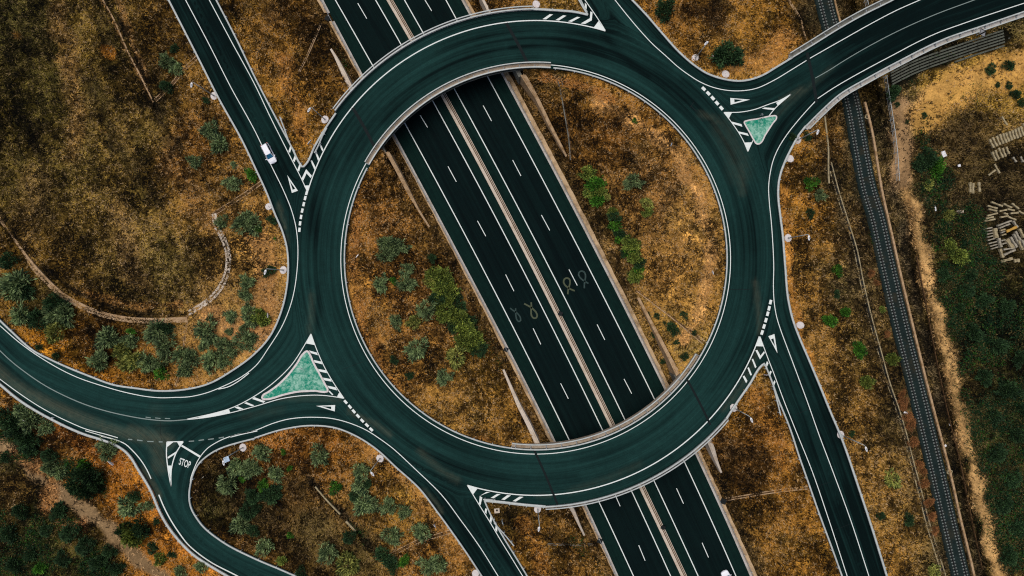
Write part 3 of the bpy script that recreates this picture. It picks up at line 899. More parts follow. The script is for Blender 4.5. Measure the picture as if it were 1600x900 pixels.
line(ext([(1187.5,526),(1193,541),(1200,560),(1207,578),(1226,629),(1246,679),(1267,731),(1295,812),(1323,898)], 0, 200))
line(ext([(1277,155),(1262,171),(1248,187),(1227,214),(1216,232),(1209,248),(1203.5,270),(1201,293),(1202,315),(1205,345),(1207.5,380),(1209,415),(1208.5,450),(1210,475),(1214,497),(1220,516),(1230,543),(1242,575),(1262,629),(1280,680),(1300,733),(1330,815),(1357,898)], 0, 200))
line(ext([(914,0),(936,32),(946,48)], 200))
line(ext([(961,0),(983,27.5),(1000,47.5),(1020,69),(1040,87),(1060,105),(1077,117.5),(1093,127.5),(1110,135),(1128,139.8),(1153,142),(1180,138.5),(1210,125),(1235,110),(1260,94.5)], 200))
line(ext([(1263,92.5),(1290,77),(1320,60),(1360,37.5),(1400,16.5),(1437,0)], 0, 200))
line(ext([(1277.5,154),(1300,139),(1333,119.5),(1365,102),(1400,83.5),(1433,66),(1467,50.5),(1500,38.5),(1533,27),(1600,5)], 0, 200))
# gores and islands outlines
line([(292,655),(333,646),(357.5,639),(400,617.5),(433,593),(458,567),(470,549),(480,532),(486,521.7)])
line([(486,521.7),(491.7,538),(506.7,573),(526.7,606.7),(537.5,622.5)])
line([(537.5,622.5),(520,619.5),(500,617.5),(475,618),(441.7,622.5),(400,634.5),(360,645),(317,653),(292,655.5)])
line([(1131,175.6),(1143,191),(1162,221),(1168.6,236.7)])
line([(1168.6,236.7),(1175,222.5),(1192,195),(1210,170.5),(1236,147)])
line([(1131,175.6),(1158,175),(1179,171),(1201,163),(1220,156),(1236,147)])
# side road at the STOP line
line([(260.8,690.6),(260,710),(261.7,727),(265,748),(267.5,760)], 0.22)
line([(286.3,690),(275,708),(268.7,728),(267,752),(267.5,760)], 0.22)
line([(260.5,690.5),(286.5,689.8)], 0.18)
tag(b.build('road_edge_lines', M['paint'], flat=True), kind='structure')

b = MB()
for (x0, y0, x1, y1) in [(200,686.3,206.7,687),(214.2,687.5,222.8,688.7),(248,690.4,254,690.5),(230,689.7,240,690),(295,689.7,303.3,689),(310.3,688.3,318.7,687),(325,686.7,334.2,685.5),(341.7,684.5,350,683)]:
    b.ribbon(up([(x0, y0), (x1, y1)], 0.014), 0.22)
for (x0, y0, x1, y1) in [(227.5,651.7,235.8,653),(242.5,653,250.8,653.8),(257.5,653.7,265.8,654.2)]:
    b.ribbon(up([(x0, y0), (x1, y1)], 0.014), 0.17)
line(ext(C_LEFT, 200), 0.20, 0.014)
line(ext([(1274,122),(1295,110),(1317,96),(1358,72),(1400,50),(1458,24),(1522,0)], 0, 200), 0.16, 0.014)
tag(b.build('junction_dashes', M['worn_paint'], flat=True), kind='structure')

b = MB()
def fill(*pts):
    P = up(pts, 0.020)
    b.poly(P)
def z6(ox, oy, *pts, k=6.0):
    return [(ox + x / k, oy + y / k) for x, y in pts]
def f75(*p): fill(*z6(380, 180, *p, k=7.5))
f75((530,425),(548,440),(570,375),(553,355)); f75((583,530),(600,550),(632,480),(610,455)); f75((635,640),(655,660),(675,590),(660,570))
f75((685,740),(703,768),(742,682),(737,632)); f75((742,682),(790,735),(805,710),(737,632))
f75((790,535),(835,640),(848,610),(805,525)); f75((842,435),(878,535),(892,508),(857,428)); f75((888,340),(928,425),(940,405),(905,332))
f75((712,825),(780,822),(750,898))
def fa(*p): fill(*z6(200, 600, *p))
fa((550,331),(650,318),(800,275),(945,235),(960,270),(800,303),(700,320))
fa((1000,220),(1045,240),(1085,235),(1030,210)); fa((1090,180),(1160,208),(1185,200),(1110,170))
def fi(*p): fill(*z6(400, 500, *p))
fi((-36,740),(72,776),(86,762),(-18,722))
fi((515,130),(470,220),(552,235)); fi((780,680),(760,718),(825,735))
for p in [((495,285),(515,310),(580,330),(570,305)),((540,375),(550,398),(622,415),(612,390)),((578,458),(590,482),(665,498),(655,472)),((625,540),(640,565),(710,578),(700,553)),((668,615),(685,640),(760,660),(748,632)),((680,670),(715,705),(725,700),(690,662))]:
    fi(*p)
def fe(*p): fill(*z6(1120, 480, *p))
fe((405,275),(370,365),(440,368)); fe((362,405),(405,490),(410,455),(380,400)); fe((405,490),(450,428),(443,412),(410,455))
for p in [((328,490),(360,572),(372,560),(340,482)),((287,570),(315,640),(330,635),(300,562)),((243,650),(275,712),(287,690),(258,640)),((470,505),(485,525),(470,560),(455,548)),((500,595),(515,605),(495,655),(483,640)),((540,685),(550,700),(535,742),(520,730))]:
    fe(*p)
def fn(*p): fill(*z6(800, 0, *p))
for p in [((285,180),(320,182),(385,135),(355,132)),((408,188),(440,192),(510,147),(480,142)),((525,200),(560,205),(640,162),(610,157)),((645,220),(685,225),(748,190),(730,170)),((748,190),(755,115),(735,107),(730,170)),((683,25),(683,75),(700,85),(700,45)),((768,255),(812,197),(876,292))]:
    fn(*p)
def fs_(*p): fill(*z6(700, 720, *p))
for p in [((178,230),(275,262),(235,315)),((298,330),(340,312),(396,292),(358,292)),((290,405),(305,415),(322,345),(298,330)),((400,347),(428,352),(492,312),(460,310)),((500,362),(528,368),(590,325),(555,322)),((605,378),(635,383),(708,338),(670,336)),((343,480),(360,500),(365,450),(350,445)),((390,565),(408,580),(413,530),(398,515)),((443,648),(460,668),(465,610),(448,590))]:
    fs_(*p)
def fr(*p): fill(*z6(1100, 120, *p, k=6.925))
for p in [((215,385),(305,382),(268,450)),((432,712),(518,708),(475,808)),((780,282),(835,252),(940,185),(800,315)),((300,485),(315,510),(415,540),(405,512)),((360,588),(378,612),(485,640),(470,612)),((655,332),(628,345),(750,360),(765,338))]:
    fr(*p)
# STOP bay corners, bar and tail
fa((368,545),(425,545),(368,590)); fa((460,545),(516,540),(485,588)); fa((370,685),(455,630),(450,652),(375,700)); fa((370,765),(411,765),(402,880),(398,880))
fa((507,570),(498,585),(668,688),(678,672))
tag(b.build('road_hatching', M['paint'], flat=True), kind='structure')

b = MB()
def block(cx, cy, dx, dy, L, W):
    n = math.hypot(dx, dy); ux, uy = dx / n, dy / n
    P = [(cx + ux * a * L / 2 - uy * c * W / 2, cy + uy * a * L / 2 + ux * c * W / 2) for a, c in ((-1, -1), (1, -1), (1, 1), (-1, 1))]
    b.poly(up(P, 0.016))
def blocks(cs, L, W):
    for i, (x, y) in enumerate(cs):
        a = cs[max(0, i - 1)]; c = cs[min(len(cs) - 1, i + 1)]
        block(x, y, c[0] - a[0], c[1] - a[1], L, W)
blocks([(479,301.5),(476.8,309.5),(474.5,319),(472.2,329),(470.3,339),(468.8,349),(467.8,359)], 6.6, 3.6)
blocks([(540,628),(546.7,635.5),(552.7,642.7),(559.3,650),(566,657.3),(573.3,664.3),(580,671)], 6.6, 3.8)
blocks([(1204,472),(1201.7,481.7),(1199.5,490.3),(1196.7,500.3),(1193.8,510),(1190.8,519.5)], 7.0, 4.2)
blocks([(1099.5,138.7),(1106.7,145.8),(1113.7,153.3),(1120.3,161),(1127.2,168.8)], 6.8, 4.6)
tag(b.build('give_way_dashes', M['paint'], flat=True), kind='structure')

def gw(outer3, inner3):
    b = MB()
    P = up(outer3, 0.016); Q = up(inner3, 0.016)
    b.add(P + Q, [(0, 1, 4, 3), (1, 2, 5, 4), (2, 0, 3, 5)])
    tag(b.build('give_way_triangle', M['paint'], flat=True), kind='structure')
gw([(449,273.7),(456,301.5),(465.5,298)], [(452.8,283),(457.3,296.6),(461.3,295)])
gw(z6(400,500,(563,805),(742,797),(738,857)), z6(400,500,(618,809),(706,812),(704,837)))
gw(z6(1120,480,(483,272),(540,252),(569,432)), z6(1120,480,(508,302),(531,291),(547,368)))
gw(z6(1060,60,(486,558),(490,622),(672,574)), z6(1060,60,(524,570),(525,600),(608,577)))

def stop_text():
    cu = bpy.data.curves.new('stop_lettering', 'FONT')
    cu.body = 'STOP'; cu.align_x = 'CENTER'; cu.align_y = 'CENTER'; cu.size = 1.0; cu.offset = 0.012
    tmp = bpy.data.objects.new('stop_lettering', cu); COL.objects.link(tmp)
    bpy.context.view_layer.update()
    me = bpy.data.meshes.new_from_object(tmp.evaluated_get(bpy.context.evaluated_depsgraph_get()))
    COL.objects.unlink(tmp); bpy.data.objects.remove(tmp)
    xs = [v.co.x for v in me.vertices]; ys = [v.co.y for v in me.vertices]
    w, h = max(xs) - min(xs), max(ys) - min(ys)
    mx, my = (max(xs) + min(xs)) / 2, (max(ys) + min(ys)) / 2
    for v in me.vertices:   # u along the word, t up the letters (plan units)
        u = (v.co.x - mx) / w * 18.2; t = (v.co.y - my) / h * 11.6
        px = 288.9 + u * 0.94 + t * 0.24; py = 723.6 + u * 0.37 - t * 0.93
        v.co = at(px, py, float(zr(px, py)) + 0.018)
    up_faces(me)
    me.materials.clear(); me.materials.append(M['paint'])
    o = bpy.data.objects.new('stop_lettering', me); COL.objects.link(o); tag(o, kind='structure')
stop_text()

# dark patches and cracks where the surface was cut
b = MB()
for pts, w in [([(1130,452),(1172,452)],0.10),([(1080,166),(1088,174)],0.14),([(1078,168),(1084,160)],0.12),([(516,418),(519,440)],0.07),([(250,655),(252,690)],0.07),
               ([(1240,597),(1258,592)],0.10),([(1243,648),(1262,640)],0.08),([(1262,765),(1300,752)],0.07),([(1300,830),(1330,818)],0.07),([(535,577),(568,565)],0.06),([(1098,190),(1090,172)],0.08)]:
    b.ribbon(up(pts, 0.010), w)
tag(b.build('asphalt_cracks', M['joint'], flat=True), kind='structure')
# ------------------------------------------------------------------ kerbed traffic islands
def island(label, pts, kerb_px):
    P = spline(pts, 2.5, True)
    cx = sum(p[0] for p in P) / len(P); cy = sum(p[1] for p in P) / len(P)
    z = float(zr(cx, cy))
    t = thing('traffic_island', label, 'traffic island', at(cx, cy, z))
    A = np.array(P)
    area = 0.5 * np.sum(A[:, 0] * np.roll(A[:, 1], -1) - np.roll(A[:, 0], -1) * A[:, 1])
    d = np.roll(A, -1, 0) - np.roll(A, 1, 0)
    nrm = np.stack([-d[:, 1], d[:, 0]], 1) / np.linalg.norm(d, axis=1)[:, None] * (1 if area > 0 else -1)
    I = A + nrm * kerb_px
    n = len(A)
    b = MB()
    zt = z + 0.15
    vs = [at(x, y, z - 0.05) for x, y in A] + [at(x, y, zt) for x, y in A] + [at(x, y, zt) for x, y in I] + [at(x, y, z + 0.02) for x, y in I]
    fs = []
    for k in range(3):
        fs += [(k * n + i, k * n + (i + 1) % n, (k + 1) * n + (i + 1) % n, (k + 1) * n + i) for i in range(n)]
    b.add(vs, fs)
    b.build('kerb', M['tile_white'], t)
    b = MB(); b.poly([at(x, y, z + 0.11) for x, y in I])
    b.build('green_surface', M['green'], t, flat=True)
    return t
island('long green painted splitter island with white kerb where the left road meets the roundabout',
       z6(400, 500, (470,285), (490,287), (506,308), (545,395), (605,505), (655,600), (680,652), (676,676), (655,682), (550,673), (470,676), (400,680), (320,695), (250,712), (170,738), (100,752), (62,748), (48,728), (58,702), (110,668), (205,598), (300,502), (375,405), (435,312)), 3.0)
island('small green painted triangular island with white kerb before the flyover road',
       z6(1100, 120, (371,430), (376,414), (395,407), (500,388), (640,360), (668,358), (685,368), (686,388), (650,440), (580,550), (535,625), (515,636), (488,632), (462,595), (420,520), (383,455)), 2.2)

# ------------------------------------------------------------------ guardrails
post_b = MB()
post_b.box((0, 0, 0.15), (0.13, 0.10, 1.25)); post_b.box((0.10, 0, 0.62), (0.16, 0.12, 0.24))
POST = post_b.mesh('post'); POST.materials.append(M['galv'])
def guardrail(label, pts, w=0.30, spacing=4.0, zf=None, sp=True, group='steel guardrails along the roads', off=0.12, flip=None, m='galv'):
    zf = zf or (lambda x, y: float(zr(x, y)))
    P = spline(pts, 6) if sp else pts
    W = [at(x, y, zf(x, y)) for x, y in P]
    t = thing('guardrail', label, 'guardrail', (W[0][0], W[0][1], W[0][2] - 0.1), group)
    b = MB()
    h = w / 2
    b.sweep(W, [(-h, 0.46), (-h * 0.3, 0.52), (h, 0.46), (h, 0.74), (0, 0.79), (-h, 0.74)])
    b.build('beam', M[m], t)
    # which side is away from the tarmac
    i = len(P) // 2
    d = np.array(P[min(i + 1, len(P) - 1)]) - np.array(P[max(i - 1, 0)]); d /= np.linalg.norm(d)
    left = (P[i][0] + d[1] * 4, P[i][1] - d[0] * 4)      # left of travel in plan (y down)
    side = -1 if inside_road([left[0]], [left[1]])[0] else 1
    if flip is not None: side = flip
    acc, nxt, cnt = 0.0, 0.4, 0
    for k in range(len(W) - 1):
        a, c = np.array(W[k]), np.array(W[k + 1])
        L = np.linalg.norm(c - a)
        while nxt <= acc + L and cnt < 100:
            q = a + (c - a) * ((nxt - acc) / L)
            u = (c - a)[:2] / np.hypot(*(c - a)[:2])
            nrm = np.array([-u[1], u[0]]) * side
            o = bpy.data.objects.new('post', POST)
            o.location = (q[0] + nrm[0] * (h + off) - t.location[0], q[1] + nrm[1] * (h + off) - t.location[1], q[2] - t.location[2])
            o.rotation_euler = (0, 0, math.atan2(-nrm[1], -nrm[0]))
            link(o, t); cnt += 1
            nxt += spacing
        acc += L
    return t
E60 = 60
guardrail('pale steel guardrail along the outside of the left bend, field side', ext(W_BANK, E60, E60), 0.34)
guardrail('short steel guardrail down the right edge of the upper left slip road', ext(NW_RAMP_E, E60), 0.30)
guardrail('thin steel guardrail ending in the dry grass just inside the upper left gore', [(439,184),(447,205),(455,227),(460,236)], 0.24, 2.5, flip=1)
guardrail('curved guardrail nose wrapping the tip of the upper left gore', NW_NOSE, 0.36, 3.0)
guardrail('second guardrail overlapping the upper left gore rail near the direction sign', [(493,240),(499,228),(505,214),(512,201)], 0.26, 2.0, flip=-1)
guardrail('straight steel guardrail above the hatched gore at the top of the roundabout', N_GORE, 0.42, 4.0)
guardrail('short guardrail beside the left edge of the top slip road', ext(N_RAMP_W, 0, E60), 0.30)
guardrail('thin inner rail beside the top slip road gore, behind the first', [(906,0),(913,14),(917,21)], 0.22, 2.0, flip=-1)
guardrail('pale guardrail round the loop between the top slip road and the flyover', ext(N_LOOP, E60), 0.36)
guardrail('long guardrail along the right outer edge down to the lower right slip road', ext(E_BANK, 0, E60), 0.38)
guardrail('guardrail along the left edge of the lower right slip road', ext(SE_RAMP_W[::-1][:], 0, E60), 0.30)
guardrail('thin rail end angled into the brown grass beside the lower right slip road', [(1207,604),(1212,624),(1218,648)], 0.24, 2.5, flip=-1)
guardrail('guardrail nose and outer rail below the lower right gore', SE_NOSE, 0.40, 3.5)
guardrail('broad pale guardrail above the dry wedge beside the bottom gore', S_GORE, 0.50, 3.5)
guardrail('second thin rail crossing in front of the bottom gore guardrail', [(755,779),(765,779),(775,781)], 0.22, 2.0, flip=1)
guardrail('guardrail along the right edge of the bottom slip road', ext(S_RAMP_E, 0, E60), 0.28)
guardrail('thin rail end splayed into the dry wedge beside the bottom slip road', [(772,815),(788,833),(803,851)], 0.22, 2.5, flip=1)
guardrail('long guardrail round the lower left shrub area up to the bottom slip road', ext(S_LINK, E60), 0.30)
guardrail('guardrail curling round the inside of the STOP side road', ext(STOP_E, 0, E60), 0.30, 4.0)
guardrail('white guardrail along the lower outside edge of the left road and side road', ext(S_BANK, E60, E60), 0.44, 4.0)
guardrail('inner ring guardrail round the left central island', arc(297.6, ang((576,264)) + 360, ang((800,701)), 6), 0.27, 4.0, sp=False)
guardrail('inner ring guardrail round the right central island', arc(297.6, ang((864,112)), ang((1090,556)), 6), 0.27, 4.0, sp=False)

mw_group = 'guardrails along the motorway verges'
zv = lambda x, y: 0.10
def mrail(label, side, y0, y1, sp=2.0):
    k = 'vergeL1' if side == 'L' else 'vergeR0'
    sg = -1 if side == 'L' else 1
    P = [(float(lx(k, y)) + sg * 4.2, y) for y in np.arange(y0, y1 + 1, 8.0)]
    guardrail(label, P, 0.10, sp, zv, False, mw_group, 0.06, (1 if side == 'L' else -1) * -1, 'galv_dark')
mrail('motorway left verge guardrail above the upper bridge', 'L', -40, 118)
mrail('motorway left verge guardrail between the two bridges', 'L', 222, 690, 4.7)
mrail('motorway left verge guardrail below the lower bridge', 'L', 786, 950)
mrail('motorway right verge guardrail above the upper bridge', 'R', -40, 24)
mrail('motorway right verge guardrail between the two bridges', 'R', 128, 602, 4.8)
mrail('motorway right verge guardrail below the lower bridge', 'R', 706, 950)

# ------------------------------------------------------------------ median barrier of the motorway
def median():
    ys = np.arange(-380, 1290, 10.0)
    t = thing('median_barrier', 'long pale concrete median barrier with two brown grooves between the motorway carriageways', 'barrier', at(float(lx('med0', 450)), 450, 0))
    A = [(float(lx('med0', y)), y) for y in ys]; B = [(float(lx('med1', y)), y) for y in ys]
    mixp = lambda f, z=0.0: [at(a[0] + (c[0] - a[0]) * f, a[1], z) for a, c in zip(A, B)]
    b = MB(); b.sweep(mixp(0.0), [(0.0, -0.2), (0.0, 0.30), (0.60, 0.30), (0.60, -0.2)]); b.build('median_slab', M['pink_concrete'], t)
    b = MB(); b.ribbon([(p[0], p[1], 0.12) for p in mixp(0.74)], 0.66); b.build('groove', M['stain'], t, flat=True)
    b = MB(); b.sweep(mixp(0.0), [(0.78, -0.2), (0.79, 0.40), (0.90, 0.40), (0.91, -0.2)]); b.build('barrier_wall', M['pink_concrete'], t)
    b = MB(); b.sweep(mixp(0.0), [(1.07, -0.2), (1.08, 0.40), (1.20, 0.40), (1.22, -0.2)]); b.build('barrier_wall', M['pink_concrete'], t)
    return t
median()
def drain_box(x, y, label, rz=0.0, s=1.0):
    z = 0.42 if 'median' in label else 0.22
    p = at(x, y, z)
    t = thing('drain_grate', label, 'drain', p, 'black drain grates of the motorway', rz)
    b = MB(); b.box((0, 0, 0), (1.05 * s, 1.0 * s, 0.5))
    b.build('pit', M['black'], t, ).data.transform(__import__('mathutils').Matrix.Translation(Vector(p))) if False else None
    me = MB().box((0, 0, 0), (1.05 * s, 1.0 * s, 0.45)).mesh('pit'); me.materials.append(M['black'])  # solid black box paints the darkness inside the drain
    link(bpy.data.objects.new('pit', me), t)
    g_ = MB()
    for k in range(5):
        g_.box((-0.4 * s + 0.2 * s * k, 0, 0.25), (0.06, 0.94 * s, 0.05))
    me = g_.mesh('grate'); me.materials.append(M['joint'])
    link(bpy.data.objects.new('grate', me), t)
drain_box(875.5, 490, 'black drain grate on the motorway median between the two bridges', -0.45, 0.85)
drain_box(1036, 824, 'black drain grate on the motorway median below the lower bridge', -0.42, 0.8)
drain_box(512, 29, 'black drain opening in the left verge near the top of the photo', -0.5)
drain_box(1130, 783, 'black drain opening in the right verge where a field channel arrives', -0.42, 1.1)
drain_box(937, 845, 'black drain opening in the left verge below the lower bridge', -0.42)
drain_box(790.5, 546, 'black drain opening in the left verge between the bridges', -0.45, 0.9)

# ------------------------------------------------------------------ bridges
def flatpoly(mb, pts, z, depth):
    mb.prism([at(x, y, z if not callable(z) else z(x, y)) for x, y in pts], depth)
def strip_wall(mb, line0, line1, ztop, zbot):
    n = len(line0)
    vs = []
    for (a, c) in zip(line0, line1):
        pa, pc = at(*a, ztop), at(*c, ztop)
        vs += [pa, pc, (pc[0], pc[1], zbot), (pa[0], pa[1], zbot)]
    fs = []
    for i in range(n - 1):
        for j in range(4):
            fs.append((4 * i + j, 4 * i + (j + 1) % 4, 4 * i + 4 + (j + 1) % 4, 4 * i + 4 + j))
    fs += [(0, 1, 2, 3), (4 * n - 1, 4 * n - 2, 4 * n - 3, 4 * n - 4)]
    mb.add(vs, fs)
def offset_px(pts, d):
    A = np.array(pts, float)
    t = np.gradient(A, axis=0); t /= np.linalg.norm(t, axis=1)[:, None]
    return [tuple(q) for q in A + np.stack([-t[:, 1], t[:, 0]], 1) * d]
BZ0 = 6.5
def bridge(label, out_line, in_line, walk_in, walk_out, joints, abut, piers, walk_m, out_m, in_d, out_d, rail_w=0.24, posts_every=2.7):
    c = np.mean(np.array(out_line + in_line), 0)
    t = thing('road_bridge', label, 'bridge', at(c[0], c[1], 0))
    b = MB(); flatpoly(b, out_line + in_line[::-1], BZ0 - 0.06, 1.15); b.build('deck', M['grey_concrete'], t)
    # walkway strips outside both road edges, with a rail on each side
    for (ln, d, mt) in ((walk_in, in_d, walk_m), (walk_out, out_d, out_m)):
        far = offset_px(ln, d)
        s = 1 if d > 0 else -1
        b = MB(); strip_wall(b, offset_px(ln, 0.6 * s), far, BZ0 + 0.14, BZ0 - 0.75); b.build('walkway', mt, t)
        for q, nm, ww in ((ln, 'safety_rail', rail_w), (far, 'railing', 0.20)):
            b = MB(); b.sweep([at(x, y, BZ0) for x, y in q], [(-ww / 2, 0.62), (ww / 2, 0.62), (ww / 2, 0.92), (-ww / 2, 0.92)]); b.build(nm, M['galv'], t)
        acc = 0.0; last = -9.0; n = 0
        for i in range(len(ln) - 1):
            acc += math.dist(ln[i], ln[i + 1]) / 7.5
            if acc - last >= posts_every and n < 60:
                last = acc; n += 1
                a0 = np.array(ln[i]); a1 = np.array(far[i])
                k0 = at(*(a0 + (a1 - a0) * 0.18), BZ0 + 0.4); k1 = at(*(a0 + (a1 - a0) * 0.80), BZ0 + 0.4)
                b = MB(); b.tube((k0[0], k0[1], BZ0 + 0.14), (k0[0], k0[1], BZ0 + 0.88), 0.10, n=6)
                b.sweep([(k0[0], k0[1], BZ0 + 0.16), (k1[0], k1[1], BZ0 + 0.16)], [(-0.12, 0), (0.12, 0), (0.06, 0.22), (-0.06, 0.22)])  # low dark bar across the walkway stands in for shading at the post
                b.build('rail_post_and_shading', M['galv_dark'], t)
    for a, e, w in joints:
        b = MB(); b.ribbon(up(spline([a, ((a[0] + e[0]) / 2 + 1.0, (a[1] + e[1]) / 2), e], 6), 0.026), w); b.build('expansion_joint', M['joint'], t, flat=True)
    for a, e in abut:
        b = MB(); strip_wall(b, [a, e], offset_px([a, e], 6), BZ0 - 1.25, -0.3); b.build('abutment', M['grey_concrete'], t)
    for (x, y) in piers:
        p = at(x, y, 0)
        b = MB(); b.tube((p[0], p[1], -0.2), (p[0], p[1], BZ0 - 1.2), 0.45, n=14); b.build('pier', M['concrete'], t)
    return t
C2 = RC
no_ = arc(387.5, ang((528,176)), ang((833,16.5)), 6)
ni_ = arc(297.3, ang((578,258)), ang((860,107)), 6)
bridge('upper curved roundabout bridge carrying the ring over the motorway', no_, ni_, ni_, no_,
       [((551,168),(587,233),0.62),((791,36),(827,104),0.62)], [((549,141),(604,239)),((768,20),(816,118))],
       [(668,103),(677,118),(686,133)], M['strip'], M['concrete'], -7.6, -4.2)
so_ = arc(388.0, ang((1132,654)), ang((852,790)), 6, (837,402))
si_ = arc(297.3, ang((1092,556)), ang((799,700.5)), 6)
bridge('lower curved roundabout bridge carrying the ring over the motorway', so_, si_, si_, so_,
       [((1073,592),(1110,664),0.46),((834.5,703),(871,788),0.46)], [((1059,584),(1108,686)),((842,695),(888,790))],
       [(972,690),(981,707),(990,726)], M['strip'], M['concrete'], 7.6, -4.0)
fn_ = spline([(1236,91.5),(1271,70),(1307,47.5),(1345,26),(1383,7),(1397,0),(1440,-20)], 7)
fs2 = spline([(1257,198),(1281,174),(1308,150),(1350,125),(1400,98),(1467,65),(1533,42),(1600,19),(1660,-2)], 7)
bridge('flyover bridge taking the upper right road across the railway', fn_, fs2, fs2, fn_,
       [((1261,82),(1276,160),0.62)], [((1266,76),(1292,178)),((1372,14),(1402,108))], [], M['concrete'], M['grey_concrete'], 7.0, -7.5, 0.26, 2.6)

# concrete wing walls stepping down beside the motorway
def wing(label, A, B, z0, z1, m='pink_concrete'):
    """A, B: the two plan edges of the top, bridge end last"""
    n = len(A)
    t = thing('wing_wall', label, 'retaining wall', at(*A[0], 0), 'bridge wing walls')
    vs = []
    for i in range(n):
        z = z0 + (z1 - z0) * i / (n - 1)
        a, c = at(*A[i], z), at(*B[i], z)
        vs += [a, c, (c[0], c[1], -0.3), (a[0], a[1], -0.3)]
    fs = []
    for i in range(n - 1):
        for j in range(4):
            fs.append((4 * i + j, 4 * i + (j + 1) % 4, 4 * i + 4 + (j + 1) % 4, 4 * i + 4 + j))
    fs += [(0, 1, 2, 3), (4 * n - 1, 4 * n - 2, 4 * n - 3, 4 * n - 4)]
    MB().add(vs, fs).build('wall', M[m], t)
    cp = MB()
    pts = []
    for i in range(n):
        z = z0 + (z1 - z0) * i / (n - 1)
        a, c = at(*A[i], z), at(*B[i], z)
        pts.append(((a[0] + c[0]) / 2, (a[1] + c[1]) / 2, z))
    cp.sweep(pts, [(-0.20, 0.004), (0.20, 0.004), (0.20, 0.10), (-0.20, 0.10)])
    cp.build('coping', M[m], t)
wing('pink concrete wing wall left of the motorway above the upper bridge', [(515.5,77),(522,89),(533,114),(545.5,144)], [(518.5,76),(527,89),(540,113),(552,138)], 2.0, 6.1)
wing('short concrete wing wall right of the motorway at the top of the photo', [(748,-8),(756,6),(762,19)], [(752,-8),(762,8),(768,20)], 4.6, 6.1)
wing('tan concrete wing wall left of the motorway below the upper bridge', [(670,355),(652,328),(634,298),(618,267),(602,238)], [(672,355),(655,327),(640,297),(624,266),(608,237)], 1.0, 6.1, 'tan_concrete')
wing('long weathered wing wall right of the motorway below the upper bridge', [(884,245),(875,229),(855,192),(836,153),(824,135),(813,117)], [(886,244),(879,228),(860,191),(844,157),(832,134),(822,117)], 1.0, 6.1, 'tan_concrete')
wing('wing wall left of the motorway running down to the lower bridge', [(785,578),(797,608),(808,635),(823,665),(836,694)], [(788,577),(801,606),(813,632),(829,662),(844,694)], 1.2, 6.1)
wing('stained wing wall right of the motorway meeting the lower bridge from above', [(995.5,466),(1013,500),(1030,533),(1044,560),(1057,588)], [(999,464),(1017,498),(1035,531),(1049,558),(1063,582)], 1.2, 6.1, 'tan_concrete')
wing('short wing wall left of the motorway below the lower bridge', [(912,837),(904,822),(893,800),(885,788)], [(914,836),(907,820),(899,800),(893,788)], 1.8, 6.1)
wing('short wing wall right of the motorway below the lower bridge', [(1126,739),(1118,722),(1110,702),(1103,686)], [(1128,738),(1122,720),(1117,701),(1111,684)], 1.8, 6.1)

# ------------------------------------------------------------------ concrete drain channels, trough, fences
def channel(label, pts, w=0.9, wall=0.16, m='tan_concrete', name='drain_channel', cat='drain channel', deep=0.25, inner='stain', hi=0.12):
    P = spline(pts, 5)
    z = ground_z([p[0] for p in P], [p[1] for p in P])
    W = [at(p[0], p[1], float(q)) for p, q in zip(P, z)]
    t = thing(name, label, cat, W[0], 'concrete drain channels')
    b = MB(); b.sweep(W, [(-w / 2, -0.3), (-w / 2, hi), (-w / 2 + wall, hi), (-w / 2 + wall, -0.3)]); b.build('side_wall', M[m], t)
    b = MB(); b.sweep(W, [(w / 2 - wall, -0.3), (w / 2 - wall, hi), (w / 2, hi), (w / 2, -0.3)]); b.build('side_wall', M[m], t)
    b = MB(); b.ribbon([(a, c, h + 0.03) for a, c, h in W], w - 2 * wall); b.build('channel_bed', M[inner], t, flat=True)
    return t
channel('pale concrete channel from the upper left slip road down to the field ditch', [(311,87),(290,107),(268,133),(243,157)], 0.8)
channel('pale concrete channel from the left bend guardrail to the field corner', [(413,282),(392,297),(362,317),(335,334)], 0.8)
channel('broad pale channel curving round the right end of the left field', [(334,334),(338,352),(350,375),(357,400),(355,425),(346,447),(330,466),(311,480),(293,490)], 1.15, 0.42, 'pink_concrete', inner='pink_concrete')
channel('long sandy channel along the bottom edge of the left field', [(-20,320),(0,340),(12,360),(26,382),(45,408),(68,434),(95,459),(125,477),(160,491),(200,499),(250,501),(293,499)], 1.15, 0.5, 'tan_concrete', inner='tan_concrete')
channel('thin channel running down the left embankment to the road', [(293,500),(290,520),(287,545),(283,575),(275,604)], 0.4, 0.1)
channel('pale lined channel across the shrub area to the bottom slip road', [(708,829),(685,836),(655,845),(630,857),(609,868)], 0.85)
channel('grey rubble channel descending the right central island from the ring', [(874,122),(880,150),(886,185),(891,215),(894,250)], 0.95, 0.2, 'grey_concrete')
channel('double lined channel across the lower right of the central island', [(996,453),(1020,471),(1050,494),(1078,517),(1099,535)], 0.9, 0.2, 'tan_concrete')
channel('pale channel crossing the brown wedge to the motorway drain', [(1134,780),(1160,776),(1195,770),(1230,765),(1262,762)], 0.7, 0.2)
channel('thin tan channel running down the grass right of the upper left gore', [(502,36),(492,60),(480,88),(468,112)], 0.45, 0.14)
channel('faint channel crossing the dry wedge beside the bottom gore', [(855,850),(880,851),(905,851),(926,850)], 0.4, 0.1, 'grey_concrete')
channel('long channel with pale walls running beside the railway', [(1296,255),(1308,300),(1322,345),(1336,390),(1346,440),(1360,500),(1374,550),(1388,600),(1402,640),(1414,680),(1424,720),(1434,757),(1450,820),(1470,885),(1490,950)], 0.95, 0.22, 'wood_pale', inner='black', hi=0.16)  # bed coloured black for the shade inside the channel
channel('short pale channel left of the railway above the flyover', [(1226,-10),(1238,10),(1250,30),(1254,47),(1259,63)], 0.5, 0.2, 'tan_concrete')

